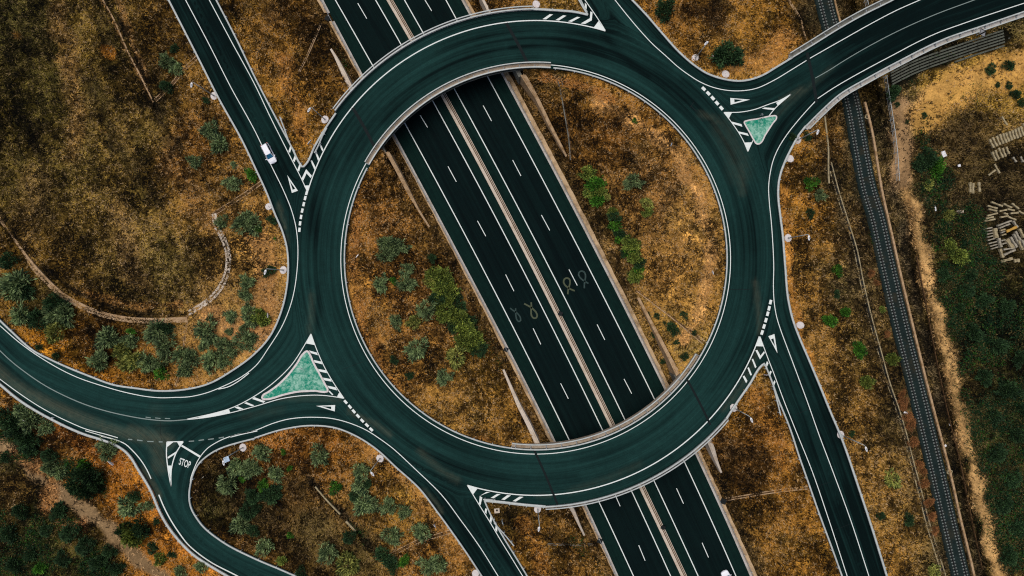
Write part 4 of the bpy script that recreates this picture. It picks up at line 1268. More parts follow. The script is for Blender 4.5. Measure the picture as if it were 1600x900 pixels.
def kerb_line(name, label, cat, pts, w, h, m, zoff=0.0):
    P = spline(pts, 6)
    z = ground_z([p[0] for p in P], [p[1] for p in P])
    W = [at(p[0], p[1], float(q) + zoff) for p, q in zip(P, z)]
    b = MB(); b.sweep(W, [(-w / 2, -0.3), (w / 2, -0.3), (w / 2, h), (-w / 2, h)])
    o = b.build(name, M[m]); tag(o, label, cat); return o
kerb_line('cable_trough', 'long tan cable trough running along the right side of the railway', 'trough', [(1350,160),(1360,200),(1377,300),(1391,362),(1406,430),(1425,510),(1447,600),(1460,650),(1472,695),(1484,742),(1498,805),(1520,897),(1530,950)], 0.42, 0.50, 'tan_concrete')
kerb_line('cable_trough', 'short tan cable trough beside the railway above the flyover', 'trough', [(1300,-30),(1305,5),(1309,22),(1313,36)], 0.36, 0.2, 'tan_concrete')
kerb_line('low_wall', 'thin pale wall on the brown bank left of the railway', 'wall', [(1287,182),(1290,205),(1293,235),(1293,265),(1294,287)], 0.28, 0.5, 'wood_pale')
kerb_line('trench_edge', 'thin broken concrete edge lying along the overgrown trench in the shrub area', 'kerb', [(493,760),(510,780),(532,803)], 0.3, 0.3, 'wood_pale', 0.4)
kerb_line('trench_edge', 'short pale concrete length in the dark trench below the broken edge', 'kerb', [(541,814),(556,830)], 0.4, 0.3, 'wood_pale', 0.6)
kerb_line('field_edge', 'long low concrete edge of the dark ditch in the upper left field', 'kerb', [(161,0),(178,30),(200,80),(218,115),(240,160)], 0.30, 0.15, 'tan_concrete', 0.15)
kerb_line('trough_edge', 'pale edge of the overgrown ditch right of the railway', 'kerb', [(1432,400),(1446,470),(1463,560),(1480,640),(1500,720),(1516,800),(1535,890)], 0.14, 0.12, 'stain', 0.25)
def fence(label, pts):
    P = spline(pts, 6); z = ground_z([p[0] for p in P], [p[1] for p in P])
    W = [at(p[0], p[1], float(q)) for p, q in zip(P, z)]
    t = thing('wire_fence', label, 'fence', W[0])
    b = MB(); b.sweep(W, [(-0.05, 1.5), (0.05, 1.5), (0.05, 1.62), (-0.05, 1.62)]); b.build('top_rail', M['galv'], t)
    for hz_ in (0.5, 1.0):
        b = MB(); b.sweep(W, [(-0.015, hz_), (0.015, hz_), (0.015, hz_ + 0.03), (-0.015, hz_ + 0.03)]); b.build('wire', M['galv'], t)
    for q in W[::3]:
        b = MB(); b.tube((q[0], q[1], q[2] - 0.3), (q[0], q[1], q[2] + 1.75), 0.07, n=6); b.build('post', M['galv'], t)
fence('pale post fence between the railway and the sandy track', [(1379,122),(1384,155),(1391,200),(1396,240),(1399,284)])
fence('short fence stub above the flyover beside the railway', [(1345,-10),(1348,0),(1351,12)])

# ------------------------------------------------------------------ railway
def rail_track():
    TS = [at(x, y, 0.55) for x, y in TRKs]
    b = MB(); b.sweep(TS, [(-2.2, -0.3), (-1.85, 0.30), (1.85, 0.30), (2.25, -0.3)]); tag(b.build('railway_ballast', M['ballast']), kind='structure')
    t = thing('railway_track', 'single railway line of two dark rails on twin block sleepers', 'railway track', at(1400, 480, 0.85))
    G = 1.02
    for s in (-1, 1):
        b = MB(); b.sweep([(x, y, 0.98) for x, y, z in TS], [(s * G - 0.11, -0.08), (s * G + 0.11, -0.08), (s * G + 0.09, 0.16), (s * G - 0.09, 0.16)])
        b.build('rail', M['rail'], t)
    b = MB()
    for s in (-1, 1):
        b.box((s * G - 0.30, 0, 0), (0.30, 0.28, 0.16)); b.box((s * G + 0.30, 0, 0), (0.27, 0.28, 0.16))
    b.box((0, 0, -0.12), (1.6, 0.05, 0.05))
    SL = b.mesh('sleeper'); SL.materials.append(M['sleeper'])
    P = np.array(TS); seg = np.linalg.norm(np.diff(P, axis=0), axis=1); cum = np.concatenate([[0], np.cumsum(seg)])
    pos = []
    for s in np.arange(0.3, cum[-1], 0.665):
        i = min(np.searchsorted(cum, s) - 1, len(seg) - 1)
        q = P[i] + (P[i + 1] - P[i]) * (s - cum[i]) / seg[i]
        d = P[i + 1] - P[i]
        pos.append((q, math.atan2(d[1], d[0]) + math.pi / 2))
    vis = [k for k in pos if -62 < k[0][1] < 40]
    rest = [k for k in pos if k[0][1] >= 40 or k[0][1] <= -62]
    one = vis[:100]; rest += vis[100:]
    for q, a in one:
        o = bpy.data.objects.new('sleeper', SL)
        o.location = (q[0] - t.location[0], q[1] - t.location[1], 0.91 - t.location[2]); o.rotation_euler = (0, 0, a)
        link(o, t)
    mb = MB()
    base = [tuple(v.co) for v in SL.vertices]; fcs = [tuple(f.vertices) for f in SL.polygons]
    for q, a in rest:
        ca, sa = math.cos(a), math.sin(a)
        mb.add([(q[0] + x * ca - y * sa, q[1] + x * sa + y * ca, 0.91 + z) for x, y, z in base], fcs)
    o = mb.build('sleepers', M['sleeper'], t); tag(o, kind='stuff')
rail_track()

# ------------------------------------------------------------------ crib wall under the flyover
def crib():
    base = [(1392,114),(1420,99.5),(1441,90.5),(1466,81.5),(1490,73.3),(1530,59.5),(1568,47.5)]
    rows = [[(x + 0.6 * k, y + 4.45 * k) for x, y in base] for k in range(5)] + [[(x + 2, y + 23.5) for x, y in base[4:]]]
    t = thing('crib_wall', 'stepped crib wall of long concrete beams below the flyover edge', 'retaining wall', at(1480, 95, 3.0))
    for k, r in enumerate(rows):
        P = spline(r, 2.1)
        n = len(P); seglen = 8
        for i in range(0, n - 2, seglen):
            s = P[i:i + seglen + 1]
            if len(s) < 3: continue
            W = [at(x, y, float(ground_z([x], [y])[0]) + 0.42 + rng.uniform(-.03, .03)) for x, y in (s[0], s[-1])]
            d = np.array(W[1]) - np.array(W[0]); W[1] = tuple(np.array(W[0]) + d * 0.965)
            b = MB(); b.sweep(W, [(-0.17, -0.45), (0.17, -0.45), (0.17, 0.05), (-0.17, 0.05)]); b.build('beam', M['crib'], t)
    a, c = at(1573, 46, 4.4), at(1577, 60, 3.6)
    b = MB(); b.sweep([a, c], [(-0.3, -1.5), (0.3, -1.5), (0.3, 0.2), (-0.3, 0.2)]); b.build('end_pillar', M['grey_concrete'], t)
crib()

# ------------------------------------------------------------------ street lamps
LAMPH = 10.0
def lamp_proto():
    t = thing('street_lamp', 'x', 'street lamp')
    b = MB(); vs = []
    n = 18
    for z, r in ((-0.4, 0.80), (0.16, 0.80), (0.22, 0.72)):
        vs += [(r * (1 + 0.06 * math.sin(3 * i)) * math.cos(2 * math.pi * i / n) * 1.05, r * math.sin(2 * math.pi * i / n) * 0.92, z) for i in range(n)]
    fs = [(k * n + i, k * n + (i + 1) % n, (k + 1) * n + (i + 1) % n, (k + 1) * n + i) for k in (0, 1) for i in range(n)] + [tuple(range(2 * n, 3 * n))]
    b.add(vs, fs); me = b.mesh('footing'); me.materials.append(M['tile_white']); link(bpy.data.objects.new('footing', me), t)
    b = MB(); b.tube((0, 0, 0.1), (0, 0, 1.4), 0.15, 0.13, 10); b.tube((0, 0, 1.4), (0, 0, LAMPH - 0.3), 0.115, 0.06, 10)
    me = b.mesh('pole', smooth=True); me.materials.append(M['galv']); link(bpy.data.objects.new('pole', me), t)
    b = MB()
    pr = [(0, 0, LAMPH - 0.35), (0.12, 0, LAMPH - 0.08), (0.35, 0, LAMPH)]
    for p, q in zip(pr[:-1], pr[1:]): b.tube(p, q, 0.06, 0.05, 8)
    me = b.mesh('arm', smooth=True); me.materials.append(M['galv']); link(bpy.data.objects.new('arm', me), t)
    b = MB()
    sec = [(0.2, 0.10, 0.05), (0.35, 0.21, 0.10), (0.75, 0.24, 0.12), (1.1, 0.15, 0.09), (1.22, 0.05, 0.04)]
    vs, fs = [], []
    for i, (x, hw, h) in enumerate(sec):
        vs += [(x, hw * math.cos(2 * math.pi * j / 8), LAMPH + 0.02 + h * math.sin(2 * math.pi * j / 8)) for j in range(8)]
        if i: fs += [((i - 1) * 8 + j, (i - 1) * 8 + (j + 1) % 8, i * 8 + (j + 1) % 8, i * 8 + j) for j in range(8)]
    fs += [tuple(range(7, -1, -1)), tuple(range(32, 40))]
    b.add(vs, fs); me = b.mesh('lamp_head', smooth=True); me.materials.append(M['white']); h = link(bpy.data.objects.new('lamp_head', me), t)
    b = MB(); b.box((0.70, 0, LAMPH + 0.15), (0.36, 0.18, 0.05)); me = b.mesh('photocell_cover'); me.materials.append(M['galv_dark'])
    link(bpy.data.objects.new('photocell_cover', me), h)
    b = MB(); b.box((0.7, 0, LAMPH - 0.10), (0.6, 0.26, 0.06)); me = b.mesh('lens'); me.materials.append(M['lamp_lens'])
    link(bpy.data.objects.new('lens', me), h)
    return t
def copy_tree(src, loc, rz, label, group=None, scale=None):
    c = src.copy(); COL.objects.link(c)
    c.location = loc; c.rotation_euler = (0, 0, rz)
    if scale: c.scale = scale
    c['label'] = label
    if group: c['group'] = group
    for ch in src.children:
        k = ch.copy(); COL.objects.link(k); k.parent = c
        for g2 in ch.children:
            q = g2.copy(); COL.objects.link(q); q.parent = k
    return c
LAMPS = [((335,150),(299,135),'street lamp on a white footing beside the upper left slip road'),
 ((443,422),(415,423),'street lamp leaning over a dark bush beside the left bend'),
 ((508,187),(484,170),'street lamp behind the guardrail in the upper left gore'),
 ((1086,91),(1103,68),'street lamp inside the loop next to the large dark bush'),
 ((1246,219),(1278,206),'street lamp just below the flyover beside the right guardrail'),
 ((1231,372),(1264,372),'street lamp on the golden bank halfway down the right side of the ring'),
 ((1146,637),(1177,663),'street lamp below the lower right gore'),
 ((1313,679),(1353,700),'street lamp right of the lower right slip road'),
 ((594,716),(579,737),'street lamp in the shrub area above the bottom slip road'),
 ((380,699),(349,722),'street lamp with a pale blue panel below its head near the STOP junction'),
 ((840,795),(842,827),'street lamp in the dry wedge beside the bottom gore')]
proto = None
for (bx, by), (hx, hy), lab in LAMPS:
    zb = float(ground_z([bx], [by])[0])
    zb = max(zb, float(zr(bx, by)) - 0.5)
    p = at(bx, by, zb)
    q = at(hx, hy, zb + LAMPH)
    rzv = math.atan2(q[1] - p[1], q[0] - p[0])
    g_ = 'street lamps round the roundabout'
    if proto is None:
        proto = lamp_proto(); proto.location = p; proto.rotation_euler = (0, 0, rzv); tag(proto, lab, None, g_); L = proto
    else:
        L = copy_tree(proto, p, rzv, lab, g_)
    if 'panel' in lab:
        b = MB(); b.box((0.35, 0.1, LAMPH - 1.3), (1.0, 1.1, 0.10), 0.2, 0.25); b.box((0.0, 0, LAMPH - 1.5), (0.3, 0.3, 0.35)); me = b.mesh('blue_panel'); me.materials.append(M['lightblue']); link(bpy.data.objects.new('blue_panel', me), L)
foot_me = [c for c in proto.children if c.name.startswith('footing')][0].data
for x, y, lab in [(421,323,'round white lamp footing without a pole beside the left bend'),(1133.5,116,'round white lamp footing at the lowest point of the top loop'),(1234,248,'round white lamp footing just below the lamp by the flyover'),(1250,508,'round white lamp footing beside the lower right slip road triangle'),(838,7,'oval white lamp footing behind the guardrail at the very top'),(743,896,'round white lamp footing cut by the bottom edge of the photo')]:
    t = bpy.data.objects.new('lamp_footing', foot_me); COL.objects.link(t)
    zb = max(float(ground_z([x], [y])[0]), float(zr(x, y)) - 0.5)
    t.location = at(x, y, zb); t.rotation_euler = (0, 0, x)
    tag(t, lab, 'lamp footing', 'bare lamp footings')

# ------------------------------------------------------------------ cars
def car(label, x, y, z, head):
    """head: plan direction of travel (dx, dy)"""
    p = at(x, y, z)
    t = thing('parked_car' if False else 'car', label, 'car', p, 'white cars', math.atan2(-head[1], head[0]))
    def add(nm, b, m, par=None, sm=False):
        me = b.mesh(nm, smooth=sm); me.materials.append(m); return link(bpy.data.objects.new(nm, me), par or t)
    L, W = 4.35, 0.90
    st = [  # x, half width, sill z, shoulder z
        (-2.17, .70, .42, .80), (-2.08, .82, .30, .92), (-1.6, .89, .22, .97), (-0.6, .90, .20, .98), (0.6, .90, .20, .96), (1.25, .89, .22, .90), (1.75, .85, .24, .80), (2.05, .74, .30, .70), (2.18, .52, .40, .58)]
    vs, fs = [], []
    k = 8
    for (x_, w_, lo, hi) in st:
        vs += [(x_, -w_ * .94, lo), (x_, -w_, (lo + hi) * .5), (x_, -w_ * .96, hi - .05), (x_, -w_ * .80, hi), (x_, w_ * .80, hi), (x_, w_ * .96, hi - .05), (x_, w_, (lo + hi) * .5), (x_, w_ * .94, lo)]
    for i in range(len(st) - 1):
        for j in range(k):
            a, c = i * k + j, i * k + (j + 1) % k
            fs.append((a, c, c + k, a + k))
    fs += [tuple(range(k - 1, -1, -1)), tuple((len(st) - 1) * k + j for j in range(k))]
    # cabin
    cb = [(-2.02, .74, .95), (-1.55, .80, .97), (0.2, .80, .97), (1.12, .72, .92)]
    tp = [(-1.86, .58, 1.47), (-1.45, .61, 1.52), (-0.25, .61, 1.53), (0.28, .57, 1.46)]
    n0 = len(vs)
    for (x_, w_, z_) in cb: vs += [(x_, -w_, z_ - .06), (x_, w_, z_ - .06)]
    for (x_, w_, z_) in tp: vs += [(x_, -w_, z_), (x_, w_, z_)]
    c0 = lambda i, s: n0 + 2 * i + s
    t0 = lambda i, s: n0 + 8 + 2 * i + s
    for i in range(3):
        for s in (0, 1): fs.append((c0(i, s), c0(i + 1, s), t0(i + 1, s), t0(i, s)))
        fs.append((t0(i, 0), t0(i + 1, 0), t0(i + 1, 1), t0(i, 1)))
    fs += [(c0(0, 0), c0(0, 1), t0(0, 1), t0(0, 0)), (c0(3, 0), c0(3, 1), t0(3, 1), t0(3, 0))]
    body = add('body', MB().add(vs, fs), M['car_paint'], sm=False)
    bv = body.modifiers.new('soft', 'BEVEL'); bv.width = 0.05; bv.segments = 2; bv.limit_method = 'ANGLE'; bv.angle_limit = 0.5
    def patch(nm, quad, m, push):
        q = [np.array(v, float) for v in quad]; c = sum(q) / 4
        q = [c + (v - c) * 0.88 + np.array(push) for v in q]
        b = MB(); b.add([tuple(v) for v in q], [(0, 1, 2, 3)]); o = add(nm, b, m)
        so = o.modifiers.new('thick', 'SOLIDIFY'); so.thickness = 0.02; so.offset = 0
        return o
    V = lambda a: a
    g = lambda lst, i, s: (lst[i][0], (-1 if s == 0 else 1) * lst[i][1], lst[i][2])
    patch('windscreen', [g(cb, 3, 0), g(cb, 3, 1), g(tp, 3, 1), g(tp, 3, 0)], M['windscreen'], (.02, 0, .022))
    patch('rear_window', [g(cb, 0, 0), g(cb, 0, 1), g(tp, 0, 1), g(tp, 0, 0)], M['glass'], (-.02, 0, .02))
    for s in (0, 1):
        e = -1 if s == 0 else 1
        for i in (0, 1, 2):
            patch('side_window', [g(cb, i, s), g(cb, i + 1, s), g(tp, i + 1, s), g(tp, i, s)], M['glass'], (0, e * .02, .012))
        b = MB(); b.box((0.95, e * 0.98, 0.98), (0.16, 0.2, 0.13)); add('wing_mirror', b, M['car_paint'])
        b = MB(); b.box((1.98, e * 0.62, 0.64), (0.30, 0.26, 0.14), -e * 0.45); add('headlight', b, M['lamp_lens'])
        b = MB(); b.box((-2.10, e * 0.68, 0.80), (0.14, 0.24, 0.22)); add('tail_light', b, M['red'])
        for x_ in (-1.32, 1.34):
            b = MB(); b.tube((x_, e * 0.72, 0.31), (x_, e * 0.92, 0.31), 0.31, n=18); w = add('wheel', b, M['tyre'])
            b = MB(); b.tube((x_, e * 0.90, 0.31), (x_, e * 0.935, 0.31), 0.19, n=14); add('rim', b, M['galv'], w)
    for e in (-1, 1):
        b = MB(); b.sweep([(-1.6, e * 0.57, 1.52), (-0.3, e * 0.57, 1.55)], [(-.02, 0), (.02, 0), (.02, .05), (-.02, .05)]); add('roof_rail', b, M['galv_dark'])
    b = MB(); b.box((-2.19, 0, 0.66), (0.03, 0.5, 0.12)); b.box((2.19, 0, 0.42), (0.03, 0.5, 0.11)); add('number_plate', b, M['white'])
    return t
car('white hatchback with painted sky reflection on windscreen driving down the upper left slip road', 421.8, 241.0, float(zr(420, 238)) + 0.01, (0.46, 0.89))
car('white car on the right motorway carriageway cut off by the bottom edge', 1136.5, 904.5, 0.01, (-0.45, -0.89))

# ------------------------------------------------------------------ signs and small roadside furniture
def sign(label, x, y, h, w, ph, face_deg, m='white', stripes=(), base=None, name='road_sign', cat='sign', zb=None):
    zb = (max(float(ground_z([x], [y])[0]), float(zr(x, y)) - 2.5) if zb is None else zb)
    t = thing(name, label, cat, at(x, y, zb), None, math.radians(face_deg))
    b = MB(); b.tube((0, 0, -0.2), (0, 0, h), 0.05, n=8); me = b.mesh('post'); me.materials.append(M['galv']); link(bpy.data.objects.new('post', me), t)
    b = MB(); b.box((0.07, 0, h - ph / 2), (0.05, w, ph)); me = b.mesh('panel'); me.materials.append(M[m]); pn = link(bpy.data.objects.new('panel', me), t)
    for k, (y0, z0, sw, sh, mm) in enumerate(stripes):
        b = MB(); b.box((0.10, y0, h - ph / 2 + z0), (0.012 + 0.004 * k, sw, sh)); me = b.mesh('stripe'); me.materials.append(M[mm]); link(bpy.data.objects.new('stripe', me), pn)
    if base:
        b = MB(); b.box((0, 0, 0.05), (base, base, 0.3)); me = b.mesh('footing'); me.materials.append(M['tile_white']); link(bpy.data.objects.new('footing', me), t)
    return t
def flyover_sign():
    z = BZ0
    t = thing('road_sign', 'white and black diamond warning sign on a frame outside the flyover rail', 'sign', at(1526, 55, z), None, math.atan2(-0.42, -0.9))
    def add(nm, b, m, p=None):
        me = b.mesh(nm); me.materials.append(m); return link(bpy.data.objects.new(nm, me), p or t)
    b = MB(); b.box((0.0, 0, 0.5), (0.10, 0.10, 3.0)); b.box((0.0, -1.4, 0.5), (0.08, 0.08, 0.9)); b.box((0.0, -0.7, 0.92), (0.08, 1.4, 0.08)); b.box((0, -0.7, 0.2), (0.08, 1.4, 0.08)); add('frame', b, M['galv'])
    rt = lambda y_, z_, s, x_: [(x_, y_ - s, z_), (x_, y_, z_ - s), (x_, y_ + s, z_), (x_, y_, z_ + s)]
    b = MB(); b.add(rt(0.2, 1.9, 1.02, .08) + rt(0.2, 1.9, 1.02, .12), [(0, 1, 2, 3), (7, 6, 5, 4), (0, 4, 5, 1), (1, 5, 6, 2), (2, 6, 7, 3), (3, 7, 4, 0)]); pn = add('panel', b, M['black'])
    b = MB(); b.add(rt(0.2, 1.9, 0.84, .126) + rt(0.2, 1.9, 0.84, .134), [(0, 1, 2, 3), (7, 6, 5, 4), (0, 4, 5, 1), (1, 5, 6, 2), (2, 6, 7, 3), (3, 7, 4, 0)]); add('white_face', b, M['white'], pn)
    b = MB(); b.box((0.14, 0.2, 1.9), (0.01, 0.26, 1.62)); add('black_bar', b, M['black'], pn)
flyover_sign()
sign('white direction sign on a post behind the upper left gore guardrail', 490, 227, 3.4, 1.1, 0.5, -40, stripes=((0.2, 0, 0.3, 0.3, 'black'),))
sign('pale leaning sign plate standing in the dry wedge by the bottom gore', 785, 811, 2.6, 0.9, 1.2, 20, 'galv')
sign('red and white marker post beside the dark bush in the top loop', 1111, 91, 1.6, 0.35, 1.2, 200, 'white', ((0, 0.3, 0.34, 0.3, 'red'), (0, -0.3, 0.34, 0.3, 'red')))
sign('small white sign with a red edge beside the left bend guardrail', 422, 492, 1.8, 1.0, 0.6, 0, 'white', ((0.42, 0, 0.14, 0.6, 'red'),))
sign('striped chevron board standing in bushes below the left road', 50, 655, 2.2, 1.4, 0.5, 65, 'white', ((-0.45, 0, 0.2, 0.5, 'black'), (0, 0, 0.2, 0.5, 'black'), (0.45, 0, 0.2, 0.5, 'black')))
sign('white signboard on the brown bank outside the STOP junction', 182, 720, 2.4, 1.3, 0.7, 50, 'white')
sign('small pale sign near the right edge of the right central island', 1111, 426, 1.8, 0.8, 0.6, 200, 'white', ((0.1, 0, 0.3, 0.3, 'lightblue'),))
sign('small bluish sign near the upper edge of the right central island', 1047, 228, 1.6, 0.7, 0.6, 160, 'lightblue')
sign('small pink sign behind the tip of the lower right gore', 1194, 585, 1.5, 1.1, 0.4, 90, 'white', ((0.2, 0, 0.5, 0.3, 'red'),))
sign('small pale sign above the channel in the lower shrub area', 680, 818, 1.8, 0.6, 0.7, 40, 'white')
sign('thin white sign standing on the long green island', 472, 575, 1.9, 1.1, 0.5, 80, 'white', zb=6.6)
sign('thin grey sign standing on the small green island', 1186, 188, 1.9, 0.9, 0.6, 110, 'galv', zb=6.6)
sign('dark round sign near the upper corner of the small green island', 1187.5, 181, 1.6, 0.5, 0.6, 220, 'galv_dark', zb=6.6)
sign('white marker post on the guardrail of the left road', 86, 652, 1.1, 0.4, 0.5, 60, 'white', zb=6.4)
def footing_block():
    p = gpos(776.5, 797.5)
    t = thing('sign_footing', 'square concrete footing with a dark hole inside the bottom gore', 'footing', p)
    b = MB(); b.box((0, 0, 0.05), (1.1, 0.95, 0.5), 0.1); me = b.mesh('block'); me.materials.append(M['pink_concrete']); link(bpy.data.objects.new('block', me), t)
    b = MB(); b.tube((0, 0.1, 0.30), (0, 0.1, 0.312), 0.22, n=14); me = b.mesh('socket'); me.materials.append(M['black']); link(bpy.data.objects.new('socket', me), t)  # black disc paints the dark of the hole
footing_block()

def slab(label, name, cat, x, y, sx, sy, sz, rz, m, lift=0.0):
    p = gpos(x, y)
    b = MB(); b.box((0, 0, sz / 2 - 0.03), (sx, sy, sz), 0)
    me = b.mesh(name); me.materials.append(M[m])
    bm = bmesh.new(); bm.from_mesh(me); bmesh.ops.bevel(bm, geom=bm.edges[:], offset=min(sx, sy, sz) * 0.12, segments=1, affect='EDGES')
    for v in bm.verts: v.co += Vector((random.uniform(-.04, .04), random.uniform(-.04, .04), 0)) * min(1, sx)
    bm.to_mesh(me); bm.free()
    o = bpy.data.objects.new(name, me); COL.objects.link(o)
    o.location = (p[0], p[1], p[2] + lift); o.rotation_euler = (0, 0, rz)
    return tag(o, label, cat)
slab('white slab lying beside the green bush in the right hand yard', 'concrete_slab', 'slab', 1474, 241, 0.9, 1.3, 0.3, 0.4, 'white')
slab('small white lump lying in the dry yard right of the green bush', 'stone_lump', 'stone', 1498, 259, 0.6, 0.5, 0.3, 0.2, 'white')
slab('flat pale square slab beside the sandy track', 'concrete_slab', 'slab', 1449.5, 312, 1.3, 1.2, 0.2, 0.15, 'wood_pale')
slab('short white post lying beside the sandy track', 'white_post', 'post', 1461, 325, 0.3, 1.35, 0.2, 0.2, 'white')
slab('white scrap lying among rusty shrubs beside the ballast', 'white_scrap', 'scrap', 1415, 645, 0.85, 0.4, 0.15, -0.4, 'white')
slab('small white block lying right of the railway near the cable box', 'small_block', 'block', 1476, 696, 0.5, 0.5, 0.3, 0.5, 'white')
slab('white stone in the dark ditch right of the railway', 'stone_lump', 'stone', 1483, 663, 0.35, 0.35, 0.25, 0.2, 'white', 0.2)
slab('thin white stick lying at the left of the central island', 'white_stick', 'stick', 558, 400, 0.16, 0.8, 0.12, -0.7, 'white')
slab('thin pale stick lying inside the bend of the STOP road', 'white_stick', 'stick', 313, 749, 0.14, 1.9, 0.10, -0.9, 'wood_grey')
def pit(label, x, y, s):
    p = gpos(x, y)
    t = thing('cable_pit', label, 'cable pit', p, 'square cable pits by the railway', -0.25)
    b = MB()
    for dx, dy, sx, sy in ((-s/2, 0, .16, s), (s/2, 0, .16, s), (0, -s/2, s - .17, .16), (0, s/2, s - .17, .16)): b.box((dx, dy, 0.15), (sx, sy, 0.5))
    me = b.mesh('rim'); me.materials.append(M['wood_pale']); link(bpy.data.objects.new('rim', me), t)
    b = MB(); b.box((0, 0, 0.05), (s - .18, s - .18, 0.2)); me = b.mesh('hole'); me.materials.append(M['black']); link(bpy.data.objects.new('hole', me), t)  # black box fills the pit in place of its shade
pit('square open cable pit on the trough at the lower right of the railway', 1482.5, 737, 0.85)
pit('square cable pit beside the railway just below the flyover', 1354, 183, 0.75)
def pipe():
    p = gpos(1500, 331)
    t = thing('concrete_pipe', 'single hollow pipe with a dark mouth lying in the yard', 'pipe', p)
    n = 18; vs = []; 
    for xx, r in ((-0.75, .36), (0.55, .36), (0.55, .27), (-0.75, .27)):
        vs += [(xx, r * math.cos(2*math.pi*i/n), .36 + r * math.sin(2*math.pi*i/n)) for i in range(n)]
    fs = [(k*n+i, k*n+(i+1)%n, ((k+1)%4)*n+(i+1)%n, ((k+1)%4)*n+i) for k in range(4) for i in range(n)]
    me = MB().add(vs, fs).mesh('shell', smooth=False); me.materials.append(M['pink_concrete']); o = link(bpy.data.objects.new('shell', me), t)
    o.rotation_euler = (0, -0.5, 0.05); o.location = (0, 0, 0.1)
pipe()

# concrete beams lying in the yard on the right
ORD = ['first','second','third','fourth','fifth','sixth','seventh','eighth','ninth','tenth','eleventh','twelfth','thirteenth','fourteenth','fifteenth','sixteenth','seventeenth','eighteenth','nineteenth','twentieth']
def beam(label, x0, y0, x1, y1, w, h, lift, group, m='wood_pale', name='concrete_beam'):
    xm, ym = (x0 + x1) / 2, (y0 + y1) / 2
    p = gpos(xm, ym)
    a, c = at(x0, y0, p[2]), at(x1, y1, p[2])
    L = math.dist(a, c)
    b = MB()
    e = w * 0.5
    # a tapered precast beam: wider at its ends, with a waist
    prof = [(-L/2, e), (-L*0.22, e), (-L*0.1, e*0.78), (L*0.1, e*0.78), (L*0.22, e), (L/2, e)]
    vs, fs = [], []
    for i, (xx, ww) in enumerate(prof):
        hh = h if abs(xx) > L * 0.15 else h * 0.85
        vs += [(xx, -ww, -0.05), (xx, ww, -0.05), (xx, ww * 0.8, hh), (xx, -ww * 0.8, hh)]
        if i: fs += [((i-1)*4+j, (i-1)*4+(j+1)%4, i*4+(j+1)%4, i*4+j) for j in range(4)]
    fs += [(3, 2, 1, 0), tuple(20 + j for j in range(4))]
    me = b.add(vs, fs).mesh(name); me.materials.append(M[m])
    o = bpy.data.objects.new(name, me); COL.objects.link(o)
    o.location = (p[0], p[1], p[2] + lift); o.rotation_euler = (0, random.uniform(-.03, .03), math.atan2(c[1] - a[1], c[0] - a[0]))
    return tag(o, label, 'beam', group)
def c6(ox, oy, q): return [(ox + q[0] / 6, oy + q[1] / 6), (ox + q[2] / 6, oy + q[3] / 6)]
R1_ = [(868,410,908,488),(895,390,938,475),(932,378,966,462),(962,362,995,450),(992,355,1025,440),(1018,348,1050,430),(1048,335,1078,418),(1076,325,1102,405),(1104,314,1132,400),(1132,300,1160,388),(1158,288,1188,374),(1184,260,1214,350)]
for k, q in enumerate(R1_):
    (a, c) = c6(1400, 150, q)
    beam(f'weathered concrete beam in the upper row of the yard, {ORD[k]} from the left', *a, *c, 0.50, 0.45, 0.0, 'beams in the upper row')
R2_ = [(893,525,930,608),(922,510,955,596),(952,490,995,580),(990,490,1020,570),(1025,480,1052,545)]
for k, q in enumerate(R2_):
    (a, c) = c6(1400, 150, q)
    beam(f'weathered concrete beam in the short lower row, {ORD[k]} from the left', *a, *c, 0.46, 0.4, 0.0, 'beams in the short lower row')
for q, lab in [((985,195,1035,275), 'dull single beam lying above the upper row of beams'), ((915,640,965,725), 'single beam lying below the short row of beams'), ((860,745,925,695), 'slanted broken beam below the short row'), ((690,810,690,905), 'left of two broad slabs lying upright above the pipe'), ((718,820,715,915), 'right slab touching the left one above the pipe'), ((772,810,778,900), 'curved narrow slab right of the two broad slabs'),((1090,575,1120,620),'upper small concrete frame block near the right edge'),((1160,570,1185,620),'dark small concrete frame block at the right edge')]:
    (a, c) = c6(1400, 150, q)
    beam(lab, *a, *c, 0.55 if 'slab' in lab else 0.42, 0.35, 0.0, 'single beams lying in the yard', 'wood_grey' if 'frame' in lab else 'wood_pale')
SC_ = [(880,217,985,255),(845,252,935,276),(855,283,930,300),(995,232,1070,270),(1080,228,1142,280),(845,345,940,320),(828,372,900,355),(815,396,915,376),(965,360,1040,345),(960,302,1030,288),(1032,282,1096,296),(1000,320,1034,330),(1045,355,1115,382),(1065,322,1135,316),(1140,300,1185,325)]
for k, q in enumerate(SC_):
    (a, c) = c6(1400, 280, q)
    beam(f'loose beam in the scattered heap above the stack, {ORD[k]} counting from the top left', *a, *c, 0.42, 0.4, random.uniform(0, .25), 'loose beams in the scattered heap', 'wood_pale')
ST_ = [(800,472,888,455),(822,495,892,480),(832,520,902,505),(838,547,908,530),(846,576,918,556),(856,606,930,586),(868,631,936,612),(880,656,942,636)]
for k, q in enumerate(ST_):
    (a, c) = c6(1400, 280, q)
    beam(f'beam end sticking out of the left side of the big stack, {ORD[k]} from the top', *a, *c, 0.30, 0.4, 0.1, 'beams on the left side of the big stack', 'wood_grey')
BIG = [(905,462,920,552,1.0),(930,440,1060,392,.42),(945,462,1045,422,.42),(955,485,1000,472,.4),(945,555,965,640,.7),(962,505,1000,490,.36),(965,530,1005,516,.36),(965,580,1000,570,.36),(970,610,1010,600,.36),(955,655,985,735,.65),(985,662,1092,645,.45),(988,712,1090,664,.5),(1015,565,1075,645,1.0),(1072,395,1112,455,.5),(1098,492,1142,575,.55),(1132,468,1170,548,.6),(1050,545,1108,640,.55),(1078,515,1130,612,.5),(1128,580,1165,662,.55),(1155,572,1192,652,.55)]
